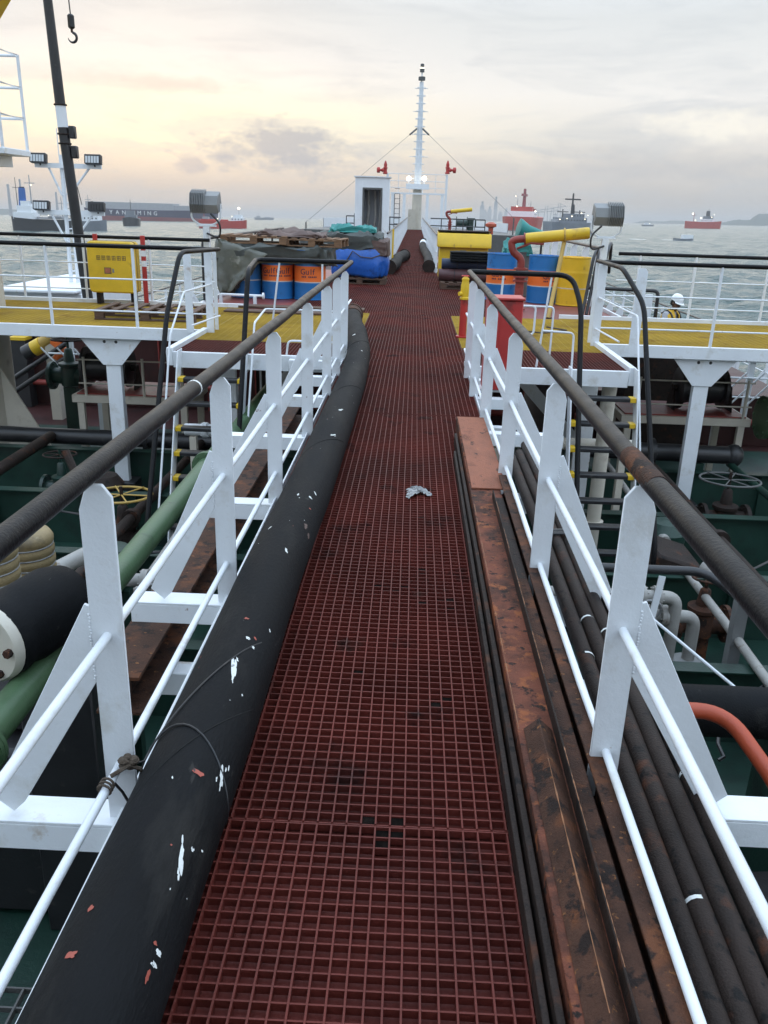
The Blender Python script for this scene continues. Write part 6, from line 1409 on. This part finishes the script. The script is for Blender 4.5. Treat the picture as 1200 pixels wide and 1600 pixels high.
ship(890, 366, R(25), 30, 12, 6.0, 'hull_grey', 'dark grey patrol ship with a tall black mast beyond the drums', None, [(-.3, .25, .7, 0, 2.6, 'hull_grey'), (-.1, .2, .6, 2.6, 4.6, 'hull_grey'), (-.38, -.3, .4, 0, 1.5, 'ship_grey')], [(0, 0, 4, 15, .7, 'hull_black'), (.2, .1, 3, 6.5, .5, 'dark_grey'), (-.25, -.2, 2, 6.8, .5, 'dark_grey'), (-.35, 0, 1, 5, .2, 'ship_grey')], [(-.1, -.4, 3.3, .3), (.1, -.4, 5, .25), (.2, -.35, 2, .25), (-.35, -.4, 1.6, .25), (.3, -.2, 4, .2), (-.2, -.4, 2.1, .2)], [(.02, 4.6, 9.0, 1.1, 'hull_black')], 1.0)
ship(1098, 357.2, R(-35), 44, 16, 8, 'hull_red', 'red tanker with a dark funnel and lit lamps on the open water', None, [(-.05, .28, .7, 0, 3.5, 'white_far'), (.0, .22, .6, 3.5, 7, 'hull_grey')], [(-.3, 0, 0, 11, .4, 'boot_red'), (.1, 0, 6, 16, .3, 'dark_grey')], [(-.32, -.2, 9.5, 1.0), (-.05, -.4, 4.6, .8), (.25, -.4, 6, .5), (-.2, -.4, 1.6, .6), (.3, -.3, 9, .5)], [(.1, 5, 13, 2.6, 'hull_black')], 1.6, bow=.15)
pb = ship(1068, 376, R(8), 8.2, 2.6, .75, 'hull_grey', 'small white launch speeding away with a foaming wake', None, [(-.1, .42, .8, .01, 1.5, 'white_far')], [(.1, 0, 1.5, 2.6, .05, 'dark_grey')], (), (), .5, cat='launch', name='motor_launch')
p0, p1 = pSea(1062, 377), pSea(985, 374); m = MB(); n = 30; vs = []
for i in range(n+1):
    f_ = i/n; c = p0*(1-f_)+p1*f_; wdt = 1.0+1.6*f_
    for s in (-1, 1): y = c.y+s*wdt*(1+.5*fbm(i*.9, s)); vs.append((c.x, y, sea_z(c.x, y)+.42+.10*fbm(i*.7, s*3)-.32*f_))
m.add(vs, [(2*i, 2*i+1, 2*i+3, 2*i+2) for i in range(n)]); o = m.build('wake_foam', 'foam', None); o['kind'] = 'stuff'
ship(1012, 353.5, R(10), 22, 6, 2.5, 'hull_grey', 'tiny pale vessel on the horizon beside the floodlight', None, [(-.3, .2, .7, 0, 3, 'white_far')], [(-.1, 0, 3, 7, .2, 'ship_grey')], [(.1, -.4, 2, .4)], (), .8)
# shore: hills and a hazy port
def ridge(u0, u1, w, D, hmax, label, name='wooded_hill', mat='hill_green', seed=0, depth=300):
    a, b = ray(u0, w), ray(u1, w); a = V(a.x, a.y, 0).normalized()*D; b = V(b.x, b.y, 0).normalized()*D; n = 60; m = MB(); vs = []; dp = (a+b).normalized()*depth
    for k in range(5):
        for i in range(n+1):
            f_ = i/n; c = a*(1-f_)+b*f_+dp*(k/4); env = math.sin(math.pi*min(1, f_*1.02))**.5 if 0 < f_ < 1 else 0
            hh = hmax*env*(.62+.5*fbm(f_*5, seed)+.10*fbm(f_*40, seed+3))*(0, .55, 1, .6, 0)[k]; vs.append((c.x, c.y, sea_z(c.x, c.y)-1+max(0, hh)))
    m.add(vs, [(k*(n+1)+i, k*(n+1)+i+1, (k+1)*(n+1)+i+1, (k+1)*(n+1)+i) for k in range(4) for i in range(n)])
    o = m.build(name, mat, None, ang=60); o['kind'] = 'structure'; return o
ridge(1120, 1400, 348, 3600, 66, '', 'hills', seed=2); ridge(985, 1180, 348, 5200, 30, '', 'low_hills', seed=5); ridge(-400, 300, 340, 4200, 30, '', 'far_shore', seed=8); ridge(690, 960, 345, 6000, 18, '', 'low_shore', seed=9)
def skyline(us, w0, D, label, hs, wd, mat='town_grey'):
    for k, (u, h) in enumerate(zip(us, hs)):
        d = ray(u, w0); d = V(d.x, d.y, 0).normalized()*D; ww = wd*(.7+.6*rnd.random()); z = sea_z(d.x, d.y)
        m = MB(); m.box(d.x-ww, d.x+ww, d.y-ww, d.y+ww, z-1, z+h*.8); m.box(d.x-ww*.5, d.x+ww*.5, d.y-ww*.5, d.y+ww*.5, z+h*.8+.01, z+h)
        one(m, 'shore_tower', mat, (d.x, d.y, z), ('second tallest', 'second lowest', 'third tallest', 'tallest', 'lowest', 'third lowest')[k]+' of the '+label, 'tower', 'hazy tower blocks on the far shore', smooth=False)
skyline([752, 757, 764, 773, 781, 790], 345, 5800, 'pale hazy tower blocks on the far shore past the mast stay', [120, 70, 90, 150, 60, 80], 14)
def chimney(u, wt, D, label, r=2.2, mat='town_grey'):
    d = ray(u, 340); d = V(d.x, d.y, 0).normalized()*D; z = sea_z(d.x, d.y); e = ray(u, wt); e = e*(D/math.hypot(e.x, e.y)); zt = CAM.z+e.z
    m = MB(); m.tube([(d.x, d.y, z-1), (d.x, d.y, zt)], [r*1.6, r], 12); m.ring((d.x, d.y, zt-3), r*1.2, .6, (0, 0, 1), 14, 6); one(m, 'port_chimney', mat, (d.x, d.y, z), label, 'chimney', 'hazy port chimneys')
chimney(37, 280, 2600, 'slim grey chimney behind the blue funnel'); chimney(18, 288, 2600, 'slim grey chimney near the crane platform', 3); chimney(91, 300, 2800, 'short grey chimney behind the coaster deck', 2.6)
for k, (u, h) in enumerate(((852, 60), (862, 52), (872, 70), (838, 46))):
    d = ray(u, 345); d = V(d.x, d.y, 0).normalized()*3400; z = sea_z(d.x, d.y); m = MB()
    for dx in (-8, 8): m.bar((d.x+dx, d.y, z-1), (d.x+dx*.4, d.y, z+h), 2, 2)
    m.bar((d.x-24, d.y, z+h*.75), (d.x+26, d.y, z+h*.85), 2, 2.5); m.bar((d.x, d.y, z+h), (d.x+24, d.y, z+h*.85), 1, 1)
    one(m, 'port_crane', 'town_grey', (d.x, d.y, z), ('second tallest', 'third tallest', 'tallest', 'lowest')[k]+' of the hazy quay cranes on the far shore by the patrol ship', 'crane', 'hazy quay cranes', smooth=False)

# ================================================================== SMALL LINES LYING ON THE DECK GIRDERS
def deck_line(x, r, mat, label, y0=-2.0, y1=11.9):
    t = T('deck_line', label, 'pipe', (x, 4, -1.8), 'small lines lying fore and aft on the deck girders')
    pts = [(x+.05*fbm(y*.3, x), y, -1.8+r+.001) for y in [y0+(y1-y0)*i/16 for i in range(17)]]
    MB().tube(pts, r, 10).build('line', mat, t)
    for y in (1.2, 5.0, 8.7): MB().lathe((x+.05*fbm(y*.3, x), y, -1.8+r), [(r, -.04), (r*1.7, -.04), (r*1.7, .04), (r, .04)], 14, (0, 1, 0)).build('coupling', mat, t)
for x, r, mat, lab in ((-2.45, .035, 'grey_pipe', 'thin grey line on the deck girders nearest the green pipe'), (-3.05, .06, 'dark_steel', 'dark line on the deck girders beside the pale vents'), (-4.1, .05, 'green_deck', 'green line on the deck girders under the crane side platform'), (-5.3, .08, 'dark_steel', 'brown line on the deck girders near the cream gusset'),
                       (2.9, .04, 'grey_pipe', 'thin grey line on the deck girders near the guard frame'), (3.5, .07, 'dark_steel', 'dark line on the deck girders near the wide handwheel'), (4.75, .05, 'green_deck', 'green line on the deck girders beyond the wide handwheel'), (5.6, .08, 'dark_steel', 'brown line on the deck girders toward the deck edge')):
    deck_line(x, r, mat, lab)
for k, (x0, y0, sx, lab) in enumerate(((-2.5, 5.6, -1, 'beside the pale ribbed vents'), (-2.3, 7.6, -1, 'near the ladder by the green pipe'), (2.0, 5.0, 1, 'below the black guard frame'), (2.2, 7.3, 1, 'beside the dark sloping casting'))):
    pts = []
    for i in range(14): pts.append((x0+sx*i*.16+.18*math.sin(i*.9+k), y0+.35*math.sin(i*.6+k*2)+.1*i, -1.78+.02*math.sin(i)))
    one(MB().tube(pts, .014, 6), 'slack_cable', 'black_paint', (x0, y0, -1.8), 'black slack cable draped over the deck girders '+lab, 'cable', 'slack cables over the girders')
for k, (x, y, lab) in enumerate(((-2.9, 7.6, 'between the ladder and the pale vents'), (3.3, 6.1, 'below the rusted rail sleeve'), (3.0, 9.0, 'beside the ladder foot'), (-3.8, 9.9, 'below the white pillar'))):
    t = T('mushroom_ventilator', 'squat dark mushroom ventilator on the deck '+lab, 'vent', (x, y, DZ), 'squat vent heads')
    MB().lathe((x, y, DZ), [(.12, 0), (.12, .55), (.22, .60), (.24, .75), (.16, .86), (.02, .88)], 18).build('head', 'dark_steel' if k % 2 else 'green_deck', t)
    m = MB(); m.lathe((x, y, DZ+.1), [(.12, 0), (.2, 0), (.2, .03), (.12, .03)], 18); bolts(m, (x, y, DZ+.115), (0, 0, 1), .165, 8, .012, .03); m.build('flange', 'dark_steel', t)

t = T('deck_locker', 'dark steel locker on the deck under the platform in front of the worker', 'locker', (4.55, 15.3, DZ))
MB().box(3.9, 5.15, 15.1, 15.6, DZ+.002, -.42).build('body', 'dark_steel', t, bevel=.015); MB().box(3.87, 5.18, 15.07, 15.63, -.418, -.38).build('lid', 'dark_steel', t, bevel=.01)
for x in (4.2, 4.85): MB().box(x-.06, x+.06, 15.07, 15.095, -.62, -.5).build('latch', 'grey_paint', t)
